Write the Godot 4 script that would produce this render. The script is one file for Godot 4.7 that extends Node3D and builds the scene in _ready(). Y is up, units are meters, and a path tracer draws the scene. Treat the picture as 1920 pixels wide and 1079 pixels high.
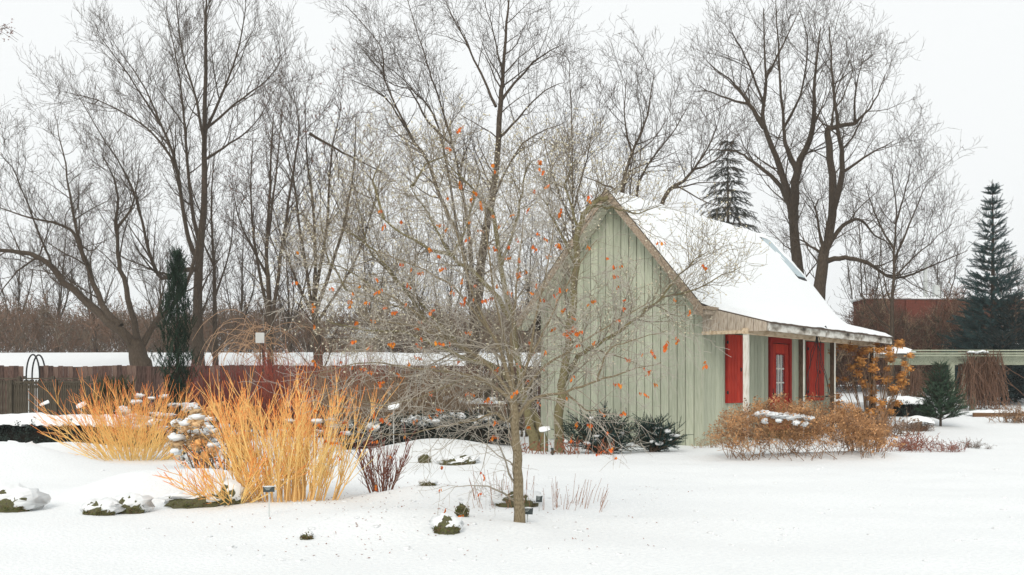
extends Node3D

# ---------------------------------------------------------------- measures
const F := 1900.0          # focal length of the photograph in its own pixels
const EYE := 1.25          # height of the lens above the lawn
const HY := 725.0          # row of the horizon
const CX := 960.0
const CORNER := Vector3(3.98, 0.0, -21.3)   # near corner of the cottage

var R := RandomNumberGenerator.new()
var relief := FastNoiseLite.new()
var used := {}
var M := {}
var tips := PackedVector3Array()
var bumps := []


class Buf:
	var v := PackedVector3Array()
	var n := PackedVector3Array()
	var c := PackedColorArray()
	var i := PackedInt32Array()

	func mesh() -> ArrayMesh:
		var a := []
		a.resize(Mesh.ARRAY_MAX)
		a[Mesh.ARRAY_VERTEX] = v
		a[Mesh.ARRAY_NORMAL] = n
		a[Mesh.ARRAY_COLOR] = c
		a[Mesh.ARRAY_INDEX] = i
		var m := ArrayMesh.new()
		m.add_surface_from_arrays(Mesh.PRIMITIVE_TRIANGLES, a)
		return m

	func tri(a: Vector3, b: Vector3, d: Vector3, col := Color.WHITE) -> void:
		var k := v.size()
		var nn := (d - a).cross(b - a).normalized()
		for p in [a, b, d]:
			v.append(p)
			n.append(nn)
			c.append(col)
		i.append_array(PackedInt32Array([k, k + 1, k + 2]))

	func quad(a: Vector3, b: Vector3, d: Vector3, e: Vector3, col := Color.WHITE) -> void:
		var k := v.size()
		var nn := (d - a).cross(b - a).normalized()
		for p in [a, b, d, e]:
			v.append(p)
			n.append(nn)
			c.append(col)
		i.append_array(PackedInt32Array([k, k + 1, k + 2, k, k + 2, k + 3]))


# ---------------------------------------------------------------- placing
func at(px: float, py: float, d: float) -> Vector3:
	return Vector3((px - CX) / F * d, EYE + (HY - py) / F * d, -d)


func on(px: float, d: float) -> Vector3:
	var x := (px - CX) / F * d
	return Vector3(x, lie(x, -d), -d)


func lie(x: float, z: float) -> float:     # height of the snow
	var d := -z
	var h := 0.5 * smoothstep(3.5, 9.0, x) * smoothstep(20.0, 33.0, d) + 3.25 * smoothstep(30.0, 61.0, d) * (1.0 - 0.62 * smoothstep(7.0, 12.0, x))
	h -= 0.4 * smoothstep(3.5, 9.0, x) * smoothstep(36.0, 61.0, d)
	h -= 0.02 * maxf(0.0, d - 62.0)
	for b in bumps:
		var dx: float = (x - b[0]) / b[2]
		var dz: float = (z - b[1]) / b[3]
		var q := dx * dx + dz * dz
		if q < 6.0:
			h += b[4] * exp(-q)
	return h + relief.get_noise_2d(x, z) * 0.05


func numbered(called: String) -> String:
	var k: int = used.get(called, 0)
	used[called] = k + 1
	return called if k == 0 else "%s_%03d" % [called, k]


func thing(called: String, label: String, category: String, where := Vector3.ZERO, group := "") -> Node3D:
	var o := Node3D.new()
	o.name = numbered(called)
	o.position = where
	add_child(o)
	o.set_meta("label", label)
	o.set_meta("category", category)
	if group:
		o.set_meta("group", group)
	return o


func part(parent: Node3D, called: String, mesh: Mesh, mat: Material, xf := Transform3D(), label := "") -> MeshInstance3D:
	var o := MeshInstance3D.new()
	o.name = called
	o.mesh = mesh
	o.material_override = mat
	o.transform = xf
	parent.add_child(o, true)
	if label:
		o.set_meta("label", label)
	return o


func structure(called: String, mesh: Mesh, mat: Material) -> MeshInstance3D:
	var o := part(self, numbered(called), mesh, mat)
	o.set_meta("kind", "structure")
	return o


func scatter(parent: Node3D, called: String, mesh: Mesh, mat: Material, xfs: Array[Transform3D], cols := PackedColorArray()) -> MultiMeshInstance3D:
	var mm := MultiMesh.new()
	mm.transform_format = MultiMesh.TRANSFORM_3D
	mm.use_colors = cols.size() > 0
	mm.mesh = mesh
	mm.instance_count = xfs.size()
	for k in xfs.size():
		mm.set_instance_transform(k, xfs[k])
		if cols.size() > 0:
			mm.set_instance_color(k, cols[k])
	var o := MultiMeshInstance3D.new()
	o.name = called
	o.multimesh = mm
	o.material_override = mat
	parent.add_child(o, true)
	o.set_meta("kind", "stuff")
	return o


func free_basis(s: float) -> Basis:
	return Basis.from_euler(Vector3(R.randf_range(-PI, PI), R.randf_range(-PI, PI), R.randf_range(-PI, PI))).scaled(Vector3(s, s, s))


func along(dir: Vector3, s: float, roll := 0.0) -> Basis:    # y axis along dir
	var y := dir.normalized()
	var x := y.cross(Vector3(0.13, 0.31, 0.94)).normalized()
	if roll != 0.0:
		x = x.rotated(y, roll)
	return Basis(x * s, y * s, x.cross(y) * s)


# ---------------------------------------------------------------- shapes
func tube(b: Buf, pts: PackedVector3Array, r0: float, r1: float, sides: int, c0 := Color.WHITE, c1 := Color.WHITE, flare := 0.0, bend := 1.0) -> void:
	var cnt := pts.size()
	var base := b.v.size()
	var first := (pts[cnt - 1] - pts[0]).normalized()
	var ref := Vector3(0.31, 0.17, 0.93) if absf(first.z) < 0.7 else Vector3(0.9, 0.2, 0.1)
	var gone := 0.0
	for k in cnt:
		var t := pts[mini(k + 1, cnt - 1)] - pts[maxi(k - 1, 0)]
		var s := t.cross(ref).normalized()
		var u := s.cross(t).normalized()
		var f := float(k) / (cnt - 1)
		var r := lerpf(r0, r1, pow(f, bend))
		if k > 0:
			gone += pts[k].distance_to(pts[k - 1])
		if flare > 0.0:
			r *= 1.0 + flare * exp(-gone / (r0 * 4.0))
		var col := c0.lerp(c1, f)
		for j in sides:
			var a := TAU * j / sides
			var o := s * cos(a) + u * sin(a)
			b.v.append(pts[k] + o * r)
			b.n.append(o)
			b.c.append(col)
	for k in cnt - 1:
		for j in sides:
			var p := base + k * sides + j
			var q := base + k * sides + (j + 1) % sides
			b.i.append(p)
			b.i.append(q)
			b.i.append(q + sides)
			b.i.append(p)
			b.i.append(q + sides)
			b.i.append(p + sides)


func smooth_line(p: PackedVector3Array, each: int) -> PackedVector3Array:
	var out := PackedVector3Array()
	var last := p.size() - 1
	for k in last:
		for j in each:
			out.append(p[k].cubic_interpolate(p[k + 1], p[maxi(k - 1, 0)], p[mini(k + 2, last)], float(j) / each))
	out.append(p[last])
	return out


func walk(from: Vector3, dir: Vector3, length: float, steps: int, wig: float, up: float) -> PackedVector3Array:
	var out := PackedVector3Array([from])
	var p := from
	var d := dir
	for k in steps:
		d = (d + Vector3(R.randf_range(-wig, wig), R.randf_range(-wig, wig) + up, R.randf_range(-wig, wig))).normalized()
		p += d * (length / steps)
		out.append(p)
	return out


func any_perp(t: Vector3) -> Vector3:
	var v := Vector3(R.randf_range(-1, 1), R.randf_range(-1, 1), R.randf_range(-1, 1))
	v = v - t * v.dot(t)
	return v.normalized() if v.length() > 0.001 else t.cross(Vector3.UP).normalized()


# branches off a path, and branches off those
func sprout(b: Buf, path: PackedVector3Array, ra: float, rb: float, lvl: int, P: Dictionary) -> void:
	var seg := path.size() - 1
	var length := 0.0
	for k in seg:
		length += path[k].distance_to(path[k + 1])
	var lens: Array = P.len
	var dens: Array = P.dens
	var n := int(length * dens[lvl] + R.randf())
	var u0: float = P.u0[lvl]
	var rmin: float = P.rmin
	var col: Color = P.col
	var cot: Color = P.tip
	var deepest := lvl + 1 >= lens.size()
	for k in n:
		var u := lerpf(u0, 0.99, (k + R.randf()) / n)
		var f := u * seg
		var s := mini(int(f), seg - 1)
		var pos := path[s].lerp(path[s + 1], f - s)
		var t := (path[s + 1] - path[s]).normalized()
		var a: float = R.randf_range(P.a0, P.a1)
		var dir := t * cos(a) + any_perp(t) * sin(a)
		dir.y += P.up
		dir = dir.normalized()
		var L: float = lens[lvl] * R.randf_range(0.5, 1.2) * (1.15 - 0.55 * u)
		var r := maxf(rmin, minf(lerpf(ra, rb, pow(u, 0.72)) * 0.58, L * (0.0145 if lvl == 0 else 0.0095)))
		var child := walk(pos, dir, L, 3 if deepest else 5, P.wig, P.grav)
		var g := clampf(float(lvl) / lens.size(), 0.0, 1.0)
		tube(b, child, r, rmin * 0.7, 3 if r < 0.03 else 5, col.lerp(cot, g), cot)
		if not deepest:
			sprout(b, child, r, rmin, lvl + 1, P)
		else:
			tips.append(child[child.size() - 1])
			if R.randf() < 0.5:
				tips.append(child[1])


# a tree from its trunk and limbs: each row is width at foot, width at end, then points of the photograph
func tree(called: String, label: String, category: String, d: float, rows: Array, P: Dictionary, bark: Material, group := "") -> Node3D:
	tips.clear()
	var foot := on(rows[0][2], d)
	var o := thing(called, label, category, foot, group)
	var crown := Buf.new()
	var known := []
	for k in rows.size():
		var row: Array = rows[k]
		var cnt := (row.size() - 2) / 2
		var d0 := 0.0
		var best := 1.0e9
		for q in known:
			var e := Vector2(q[0] - row[2], q[1] - row[3]).length()
			if e < best:
				best = e
				d0 = q[2]
		var span := 0.0
		for j in cnt - 1:
			span += Vector2(row[4 + j * 2] - row[2 + j * 2], row[5 + j * 2] - row[3 + j * 2]).length()
		var lean := 0.0 if k == 0 else R.randf_range(0.15, 0.5) * (1.0 if R.randf() < 0.5 else -1.0) * span / F * d
		var pts := PackedVector3Array()
		if k == 0:
			pts.append(Vector3(0, -0.15, 0))
		for j in cnt:
			var u := float(j) / (cnt - 1)
			var dd := d0 + lean * u
			known.append([row[2 + j * 2], row[3 + j * 2], dd])
			pts.append(at(row[2 + j * 2], row[3 + j * 2], d + dd) - foot)
			if j + 1 < cnt:
				known.append([(row[2 + j * 2] + row[4 + j * 2]) * 0.5, (row[3 + j * 2] + row[5 + j * 2]) * 0.5, d0 + lean * (u + 0.5 / (cnt - 1))])
		if k == 0 and pts[1].y < 0.1:
			pts.remove_at(1)
		var line := smooth_line(pts, 4)
		for j in range(1, line.size() - 1):
			line[j] += Vector3(R.randf_range(-1, 1), R.randf_range(-1, 1), R.randf_range(-1, 1)) * P.kink
		var r0: float = row[0] / F * d * (0.5 if k == 0 else 0.43)
		if k > 0 and row[0] > 15.0 and pts[0].y < 0.25:
			line.insert(0, line[0] + Vector3(0, -0.35, 0))
		var r1: float = maxf(row[1] / F * d * (0.5 if row[1] > 4.5 else 0.25), P.rmin)
		var b := Buf.new()
		var bc: Color = P.get("col2", P.col)
		tube(b, line, r0, r1, 10 if r0 > 0.08 else 7, bc, bc, 0.35 if k == 0 else 0.0, 0.72)
		part(o, "trunk" if k == 0 else "limb", b.mesh(), bark)
		sprout(crown, line, r0, r1, 0, P)
	part(o, "crown", crown.mesh(), P.get("twig", bark))
	return o


func box_mesh(s: Vector3, e := 0.006) -> ArrayMesh:      # a box with its edges taken off
	e = minf(e, minf(s.x, minf(s.y, s.z)) * 0.3)
	var b := Buf.new()
	var h := s * 0.5
	for ax in 3:
		for sg in [-1.0, 1.0]:
			var u := Vector3.ZERO
			var w := Vector3.ZERO
			var nn := Vector3.ZERO
			nn[ax] = sg
			u[(ax + 1) % 3] = 1.0
			w[(ax + 2) % 3] = 1.0
			var c := nn * h[ax]
			var uu := u * (h[(ax + 1) % 3] - e)
			var ww := w * (h[(ax + 2) % 3] - e)
			if sg > 0:
				b.quad(c - uu - ww, c - uu + ww, c + uu + ww, c + uu - ww)
			else:
				b.quad(c - uu - ww, c + uu - ww, c + uu + ww, c - uu + ww)
			# bevel strip towards the next axis
			for sg2 in [-1.0, 1.0]:
				var n2: Vector3 = u * sg2
				var c2: Vector3 = n2 * h[(ax + 1) % 3] + nn * (h[ax] - e)
				var c1: Vector3 = c + n2 * (h[(ax + 1) % 3] - e)
				if sg * sg2 > 0:
					b.quad(c1 - ww, c1 + ww, c2 + ww, c2 - ww)
				else:
					b.quad(c1 - ww, c2 - ww, c2 + ww, c1 + ww)
	return b.mesh()


func bar(parent: Node3D, called: String, a: Vector3, c: Vector3, w: float, t: float, mat: Material, side := Vector3.ZERO) -> MeshInstance3D:
	var y := (c - a)
	var L := y.length()
	y /= L
	var x := (side if side != Vector3.ZERO else (Vector3.RIGHT if absf(y.x) < 0.9 else Vector3.BACK))
	x = (x - y * x.dot(y)).normalized()
	return part(parent, called, box_mesh(Vector3(w, L, t)), mat, Transform3D(Basis(x, y, x.cross(y)), (a + c) * 0.5))


func blob(b: Buf, mid: Vector3, rad: Vector3, rough: float, seg := 14, col := Color.WHITE, fine := 9.0) -> void:
	var base := b.v.size()
	var rows := seg / 2
	var off := R.randf() * 100.0
	for k in rows + 1:
		var th := PI * k / rows
		for j in seg:
			var ph := TAU * j / seg
			var o := Vector3(sin(th) * cos(ph), cos(th), sin(th) * sin(ph))
			var g := 1.0 + rough * relief.get_noise_3d(o.x * fine + off, o.y * fine, o.z * fine + off * 0.7) * 1.6
			b.v.append(mid + o * rad * g)
			b.n.append((o / rad).normalized())
			b.c.append(col)
	for k in rows:
		for j in seg:
			var p := base + k * seg + j
			var q := base + k * seg + (j + 1) % seg
			b.i.append_array(PackedInt32Array([p, q + seg, q, p, p + seg, q + seg]))


# an uneven bank of snow lying along a line
func snow_bank(pts: PackedVector3Array, width: float, thick: float, droop := 0.0) -> ArrayMesh:
	var b := Buf.new()
	var line := smooth_line(pts, 10)
	var cross := 9
	var off := R.randf() * 300.0
	var nn := line.size()
	for k in nn:
		var t := (line[mini(k + 1, nn - 1)] - line[maxi(k - 1, 0)]).normalized()
		var s := t.cross(Vector3.UP).normalized()
		var e := sin(PI * clampf(float(k) / (nn - 1), 0.0, 1.0))
		e = pow(e, 0.3)
		var wob := 1.0 + relief.get_noise_2d(off + line[k].x * 3.0 + line[k].z * 3.0, off) * 0.6
		for j in cross:
			var a := PI * j / (cross - 1)
			var w := cos(a) * width * 0.5 * (0.4 + 0.6 * e) * wob
			var h := sin(a) * thick * e * (1.0 + relief.get_noise_2d(line[k].x * 3.0 + j * 0.8, line[k].z * 3.0 + off) * 0.6)
			if j == 0 or j == cross - 1:
				h -= droop * (0.5 + absf(relief.get_noise_2d(off + line[k].x * 30.0, j * 40.0 + line[k].z * 30.0)) * 2.0)
			b.v.append(line[k] + s * w + Vector3.UP * h)
			b.n.append((s * cos(a) + Vector3.UP * (sin(a) + 0.15)).normalized())
			b.c.append(Color.WHITE)
	for k in nn - 1:
		for j in cross - 1:
			var p := k * cross + j
			b.i.append_array(PackedInt32Array([p, p + 1, p + 1 + cross, p, p + 1 + cross, p + cross]))
		var p0 := k * cross
		b.i.append_array(PackedInt32Array([p0, p0 + cross, p0 + cross * 2 - 1, p0, p0 + cross * 2 - 1, p0 + cross - 1]))
	return b.mesh()


func extrude(poly: PackedVector2Array, t0: float, t1: float) -> ArrayMesh:   # (p, y) outline drawn along -z from t0 to t1
	var b := Buf.new()
	var ix := Geometry2D.triangulate_polygon(poly)
	for k in range(0, ix.size(), 3):
		var a := poly[ix[k]]
		var c := poly[ix[k + 1]]
		var e := poly[ix[k + 2]]
		b.tri(Vector3(a.x, a.y, -t0), Vector3(c.x, c.y, -t0), Vector3(e.x, e.y, -t0))
		b.tri(Vector3(a.x, a.y, -t1), Vector3(e.x, e.y, -t1), Vector3(c.x, c.y, -t1))
	for k in poly.size():
		var a := poly[k]
		var c := poly[(k + 1) % poly.size()]
		b.quad(Vector3(a.x, a.y, -t0), Vector3(a.x, a.y, -t1), Vector3(c.x, c.y, -t1), Vector3(c.x, c.y, -t0))
	return b.mesh()


# leaf-sized shapes ------------------------------------------------
func needle_spray(n: int, long: float, wide: float) -> ArrayMesh:    # a sprig of unit length along y
	var b := Buf.new()
	tube(b, PackedVector3Array([Vector3.ZERO, Vector3(0, 0.5, 0.02), Vector3(0, 1, 0)]), 0.022, 0.008, 3, Color(0.5, 0.42, 0.3), Color(0.7, 0.7, 0.5))
	for k in n:
		var u := 0.08 + 0.92 * k / n
		var a := 2.4 * k
		var out := Vector3(cos(a), 0.75, sin(a)).normalized()
		var p := Vector3(0, u, 0)
		var sd := out.cross(Vector3.UP).normalized() * wide
		var L := long * (1.1 - 0.5 * u) * R.randf_range(0.7, 1.2)
		var g := R.randf_range(0.75, 1.25)
		b.tri(p - sd, p + sd, p + out * L, Color(g, g, g))
	return b.mesh()


func leaf_clump(n: int, size: float) -> ArrayMesh:     # n small folded leaves in a unit ball
	var b := Buf.new()
	for k in n:
		var p := Vector3(R.randf_range(-1, 1), R.randf_range(-1, 1), R.randf_range(-1, 1))
		if p.length() > 1.0:
			p = p.normalized() * R.randf()
		var bs := free_basis(size * R.randf_range(0.7, 1.3))
		var g := R.randf_range(0.7, 1.3)
		var col := Color(g, g, g)
		b.quad(p + bs * Vector3(0, -0.5, 0), p + bs * Vector3(0.28, 0, 0.1), p + bs * Vector3(0, 0.5, 0), p + bs * Vector3(-0.28, 0.02, 0.1), col)
	return b.mesh()


func twig_spray(n: int, r: float, leaves: int, lsize: float, wig := 0.35) -> ArrayMesh:   # a forked dry twig of unit length along y
	var b := Buf.new()
	var stem := walk(Vector3.ZERO, Vector3.UP, 1.0, 4, wig * 0.5, 0.0)
	tube(b, stem, r, r * 0.5, 3)
	var ends := []
	for k in n:
		var i := 1 + R.randi() % 3
		var dir := (Vector3.UP * 0.8 + any_perp(Vector3.UP)).normalized()
		var tw := walk(stem[i], dir, R.randf_range(0.3, 0.6), 3, wig, 0.05)
		tube(b, tw, r * 0.7, r * 0.4, 3)
		ends.append(tw[3])
		ends.append(tw[2])
	ends.append(stem[4])
	for k in leaves:
		var p: Vector3 = ends[k % ends.size()] + Vector3(R.randf_range(-1, 1), R.randf_range(-1, 1), R.randf_range(-1, 1)) * 0.06
		var bs := free_basis(lsize * R.randf_range(0.7, 1.3))
		var g := R.randf_range(0.8, 1.35)
		b.quad(p + bs * Vector3(0, -0.5, 0), p + bs * Vector3(0.35, 0, 0.15), p + bs * Vector3(0, 0.5, 0), p + bs * Vector3(-0.35, 0.05, 0.12), Color(g, g * 0.97, g * 0.9))
	return b.mesh()


# ---------------------------------------------------------------- materials
func noise_tex(freq: float, cols: Array, seed_ := 1, size := 256, oct := 4) -> NoiseTexture2D:
	var fn := FastNoiseLite.new()
	fn.seed = seed_
	fn.frequency = freq
	fn.noise_type = FastNoiseLite.TYPE_SIMPLEX_SMOOTH
	fn.fractal_octaves = oct
	var g := Gradient.new()
	var offs := PackedFloat32Array()
	var cc := PackedColorArray()
	for k in cols.size():
		offs.append(float(k) / (cols.size() - 1))
		cc.append(cols[k])
	g.offsets = offs
	g.colors = cc
	var t := NoiseTexture2D.new()
	t.width = size
	t.height = size
	t.seamless = true
	t.noise = fn
	t.color_ramp = g
	return t


func bump_tex(freq: float, strength: float, seed_ := 1, size := 256) -> NoiseTexture2D:
	var fn := FastNoiseLite.new()
	fn.seed = seed_
	fn.frequency = freq
	fn.fractal_octaves = 4
	var t := NoiseTexture2D.new()
	t.width = size
	t.height = size
	t.seamless = true
	t.noise = fn
	t.as_normal_map = true
	t.bump_strength = strength
	return t


func mat(col: Color, rough := 0.9, vert := false) -> StandardMaterial3D:
	var m := StandardMaterial3D.new()
	m.albedo_color = col
	m.roughness = rough
	m.vertex_color_use_as_albedo = vert
	m.metallic_specular = 0.3
	return m


func tex_mat(cols: Array, freq: float, scale: Vector3, seed_ := 1, rough := 0.9, bump := 0.0, vert := false) -> StandardMaterial3D:
	var m := mat(Color.WHITE, rough, vert)
	m.albedo_texture = noise_tex(freq, cols, seed_)
	m.uv1_triplanar = true
	m.uv1_scale = scale
	if bump > 0.0:
		m.normal_enabled = true
		m.normal_texture = bump_tex(freq, bump, seed_)
		m.normal_scale = 1.0
	return m


func make_materials() -> void:
	M.snow = tex_mat([Color8(219, 223, 225), Color8(227, 230, 231), Color8(232, 234, 234)], 0.06, Vector3(1.3, 1.3, 1.3), 3, 0.95, 4.0)
	(M.snow as StandardMaterial3D).normal_scale = 0.55
	M.cap = mat(Color8(229, 232, 233), 0.95)
	M.bark = tex_mat([Color8(50, 43, 37), Color8(77, 68, 59), Color8(101, 91, 80)], 0.06, Vector3(1.6, 0.35, 1.6), 5, 0.95, 5.0, true)
	M.bark_moss = tex_mat([Color8(84, 76, 58), Color8(122, 112, 88), Color8(138, 132, 102), Color8(112, 114, 76)], 0.05, Vector3(2.2, 1.1, 2.2), 6, 0.95, 4.0, true)
	M.bark_grey = tex_mat([Color8(100, 90, 72), Color8(142, 130, 108), Color8(170, 160, 140)], 0.07, Vector3(5.0, 1.5, 5.0), 7, 0.95, 8.0, true)
	for k in 3:
		var g := 1.0 + (k - 1) * 0.045
		M["green%d" % k] = tex_mat([Color(0.635, 0.66, 0.58) * g, Color(0.705, 0.725, 0.645) * g, Color(0.75, 0.765, 0.695) * g], 0.035, Vector3(2.4, 0.22, 2.4), 11 + k, 0.9, 1.5)
	M.weather = tex_mat([Color8(146, 132, 116), Color8(182, 170, 154), Color8(198, 188, 174)], 0.04, Vector3(2.6, 0.5, 2.6), 15, 0.92, 2.5)
	M.rake = tex_mat([Color8(118, 102, 88), Color8(158, 142, 124), Color8(176, 162, 144)], 0.04, Vector3(2.0, 2.0, 2.0), 16, 0.92, 2.5)
	M.peel = tex_mat([Color8(64, 58, 52), Color8(150, 143, 132), Color8(208, 206, 198), Color8(222, 221, 215)], 0.014, Vector3(0.8, 0.9, 0.45), 17, 0.9, 2.0)
	M.post = tex_mat([Color8(182, 176, 160), Color8(214, 212, 202), Color8(224, 223, 216)], 0.03, Vector3(2.5, 0.4, 2.5), 18, 0.9, 1.5)
	M.beam = tex_mat([Color8(150, 124, 96), Color8(204, 184, 156), Color8(216, 202, 180)], 0.03, Vector3(1.4, 1.4, 0.3), 19, 0.9, 1.5)
	M.cream = tex_mat([Color8(204, 202, 182), Color8(220, 219, 202), Color8(226, 225, 212)], 0.03, Vector3(1.5, 1.5, 1.5), 20, 0.9)
	for k in 2:
		var g := 1.0 + k * 0.07
		M["red%d" % k] = tex_mat([Color(0.6, 0.165, 0.125) * g, Color(0.71, 0.215, 0.155) * g, Color(0.75, 0.27, 0.2) * g], 0.03, Vector3(3.0, 0.4, 3.0), 21 + k, 0.75, 1.0)
	M.red_trim = tex_mat([Color8(148, 40, 34), Color8(172, 46, 38)], 0.03, Vector3(2, 0.5, 2), 24, 0.75)
	M.iron = mat(Color8(46, 46, 46), 0.6)
	M.shingle = tex_mat([Color8(70, 60, 54), Color8(112, 98, 86)], 0.08, Vector3(3, 3, 3), 25, 0.95, 3.0)
	M.inside = mat(Color8(70, 62, 54), 0.9)
	M.curtain = tex_mat([Color8(150, 62, 52), Color8(206, 150, 138), Color8(232, 220, 212)], 0.05, Vector3(7, 0.9, 7), 26, 0.95)
	var gl := mat(Color(0.85, 0.9, 0.92, 0.16), 0.05)
	gl.transparency = BaseMaterial3D.TRANSPARENCY_ALPHA
	gl.metallic_specular = 0.5
	M.glass = gl
	M.skylight = mat(Color8(168, 184, 190), 0.25)
	M.muntin = mat(Color8(226, 222, 214), 0.7)
	M.fence_brown = tex_mat([Color8(62, 46, 42), Color8(88, 68, 61), Color8(102, 82, 74)], 0.04, Vector3(2, 0.4, 2), 27, 0.95, 2.0)
	M.fence_brown2 = tex_mat([Color8(70, 52, 46), Color8(96, 76, 68), Color8(108, 90, 80)], 0.04, Vector3(2, 0.4, 2), 28, 0.95, 2.0)
	M.fence_brown3 = tex_mat([Color8(54, 42, 38), Color8(76, 60, 54), Color8(92, 76, 68)], 0.04, Vector3(2, 0.4, 2), 37, 0.95, 2.0)
	M.fence_brown4 = tex_mat([Color8(84, 64, 56), Color8(112, 92, 82), Color8(122, 104, 94)], 0.04, Vector3(2, 0.4, 2), 38, 0.95, 2.0)
	M.fence_dark = tex_mat([Color8(52, 47, 40), Color8(78, 71, 60), Color8(92, 86, 74)], 0.04, Vector3(3, 0.5, 3), 29, 0.95, 2.0)
	M.stem = mat(Color.WHITE, 0.7, true)
	M.leafy = mat(Color.WHITE, 0.9, true)
	M.rock = tex_mat([Color8(58, 54, 46), Color8(96, 90, 76), Color8(92, 96, 56), Color8(120, 112, 94)], 0.05, Vector3(3, 3, 3), 31, 0.95, 8.0)
	M.pergola = tex_mat([Color8(122, 128, 110), Color8(152, 157, 138), Color8(172, 176, 158)], 0.04, Vector3(2, 2, 2), 32, 0.9, 1.5)
	M.brick = tex_mat([Color8(80, 45, 37), Color8(108, 58, 46), Color8(128, 74, 60)], 0.06, Vector3(0.8, 0.8, 0.8), 33, 0.95)
	M.plate = mat(Color8(58, 66, 66), 0.5)
	M.stake = mat(Color8(190, 194, 192), 0.4)
	M.slat = tex_mat([Color8(56, 51, 43), Color8(80, 73, 62), Color8(92, 86, 74)], 0.04, Vector3(3, 0.5, 3), 36, 0.95)
	M.print = mat(Color8(176, 182, 180), 0.7)
	M.beige = tex_mat([Color8(158, 146, 128), Color8(178, 166, 148)], 0.05, Vector3(1, 1, 1), 34, 0.95)
	M.white = mat(Color8(206, 206, 202), 0.85)
	M.yellow = mat(Color8(226, 180, 70), 0.8)
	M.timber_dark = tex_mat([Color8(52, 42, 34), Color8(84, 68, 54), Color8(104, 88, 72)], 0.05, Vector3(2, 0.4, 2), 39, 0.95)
	M.timber = tex_mat([Color8(84, 62, 44), Color8(128, 96, 68)], 0.05, Vector3(2, 2, 0.5), 35, 0.95)


# ================================================================ the scene
func _ready() -> void:
	# --- camera: level, lens shifted up
	var cam := Camera3D.new()
	cam.name = "camera"
	cam.position = Vector3(0, EYE, 0)
	add_child(cam)
	var near := 0.2
	cam.set_frustum(near * 1079.0 / F, Vector2(0, near * (HY - 539.5) / F), near, 900.0)
	cam.current = true

	# --- sky, sun behind cloud, exposure
	var pano := Image.create(256, 128, false, Image.FORMAT_RGBF)
	var cl := FastNoiseLite.new()
	cl.seed = 5
	cl.frequency = 0.9
	for y in 128:
		for x in 256:
			var th := PI * (y + 0.5) / 128.0
			var ph := TAU * x / 256.0
			var k := cl.get_noise_3d(sin(th) * cos(ph), cos(th) * 2.0, sin(th) * sin(ph)) * 0.012
			pano.set_pixel(x, y, Color(0.81 + k, 0.828 + k, 0.832 + k))
	var pm := PanoramaSkyMaterial.new()
	pm.panorama = ImageTexture.create_from_image(pano)
	pm.filter = true
	var sky := Sky.new()
	sky.sky_material = pm
	var env := Environment.new()
	env.background_mode = Environment.BG_SKY
	env.sky = sky
	env.ambient_light_source = Environment.AMBIENT_SOURCE_SKY
	env.tonemap_mode = Environment.TONE_MAPPER_LINEAR
	env.tonemap_exposure = 1.21
	env.sdfgi_enabled = true
	env.ssao_enabled = true
	env.ssil_enabled = true
	env.fog_enabled = true
	env.fog_density = 0.0009
	env.fog_light_color = Color8(226, 232, 234)
	var we := WorldEnvironment.new()
	we.name = "world_environment"
	we.environment = env
	add_child(we)
	var sun := DirectionalLight3D.new()
	sun.name = "sun"
	sun.light_energy = 0.5
	sun.light_color = Color(1.0, 0.97, 0.93)
	sun.light_angular_distance = 30.0
	sun.shadow_enabled = true
	sun.rotation_degrees = Vector3(-36, -14, 0)
	add_child(sun)

	R.seed = 7
	relief.seed = 11
	relief.frequency = 0.35
	relief.fractal_octaves = 3
	make_materials()
	build_ground()
	build_cottage()
	build_fences()
	build_far_things()
	build_big_trees()
	build_front_trees()
	build_dogwoods()
	build_shrubs()
	build_right_side()
	build_rocks_and_labels()


# ---------------------------------------------------------------- ground
func mound(px: float, py: float, rx: float, rz: float, h: float) -> void:
	var d := F * EYE / (py - HY)
	bumps.append([(px - CX) / F * d, -d, rx, rz, h])


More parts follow.
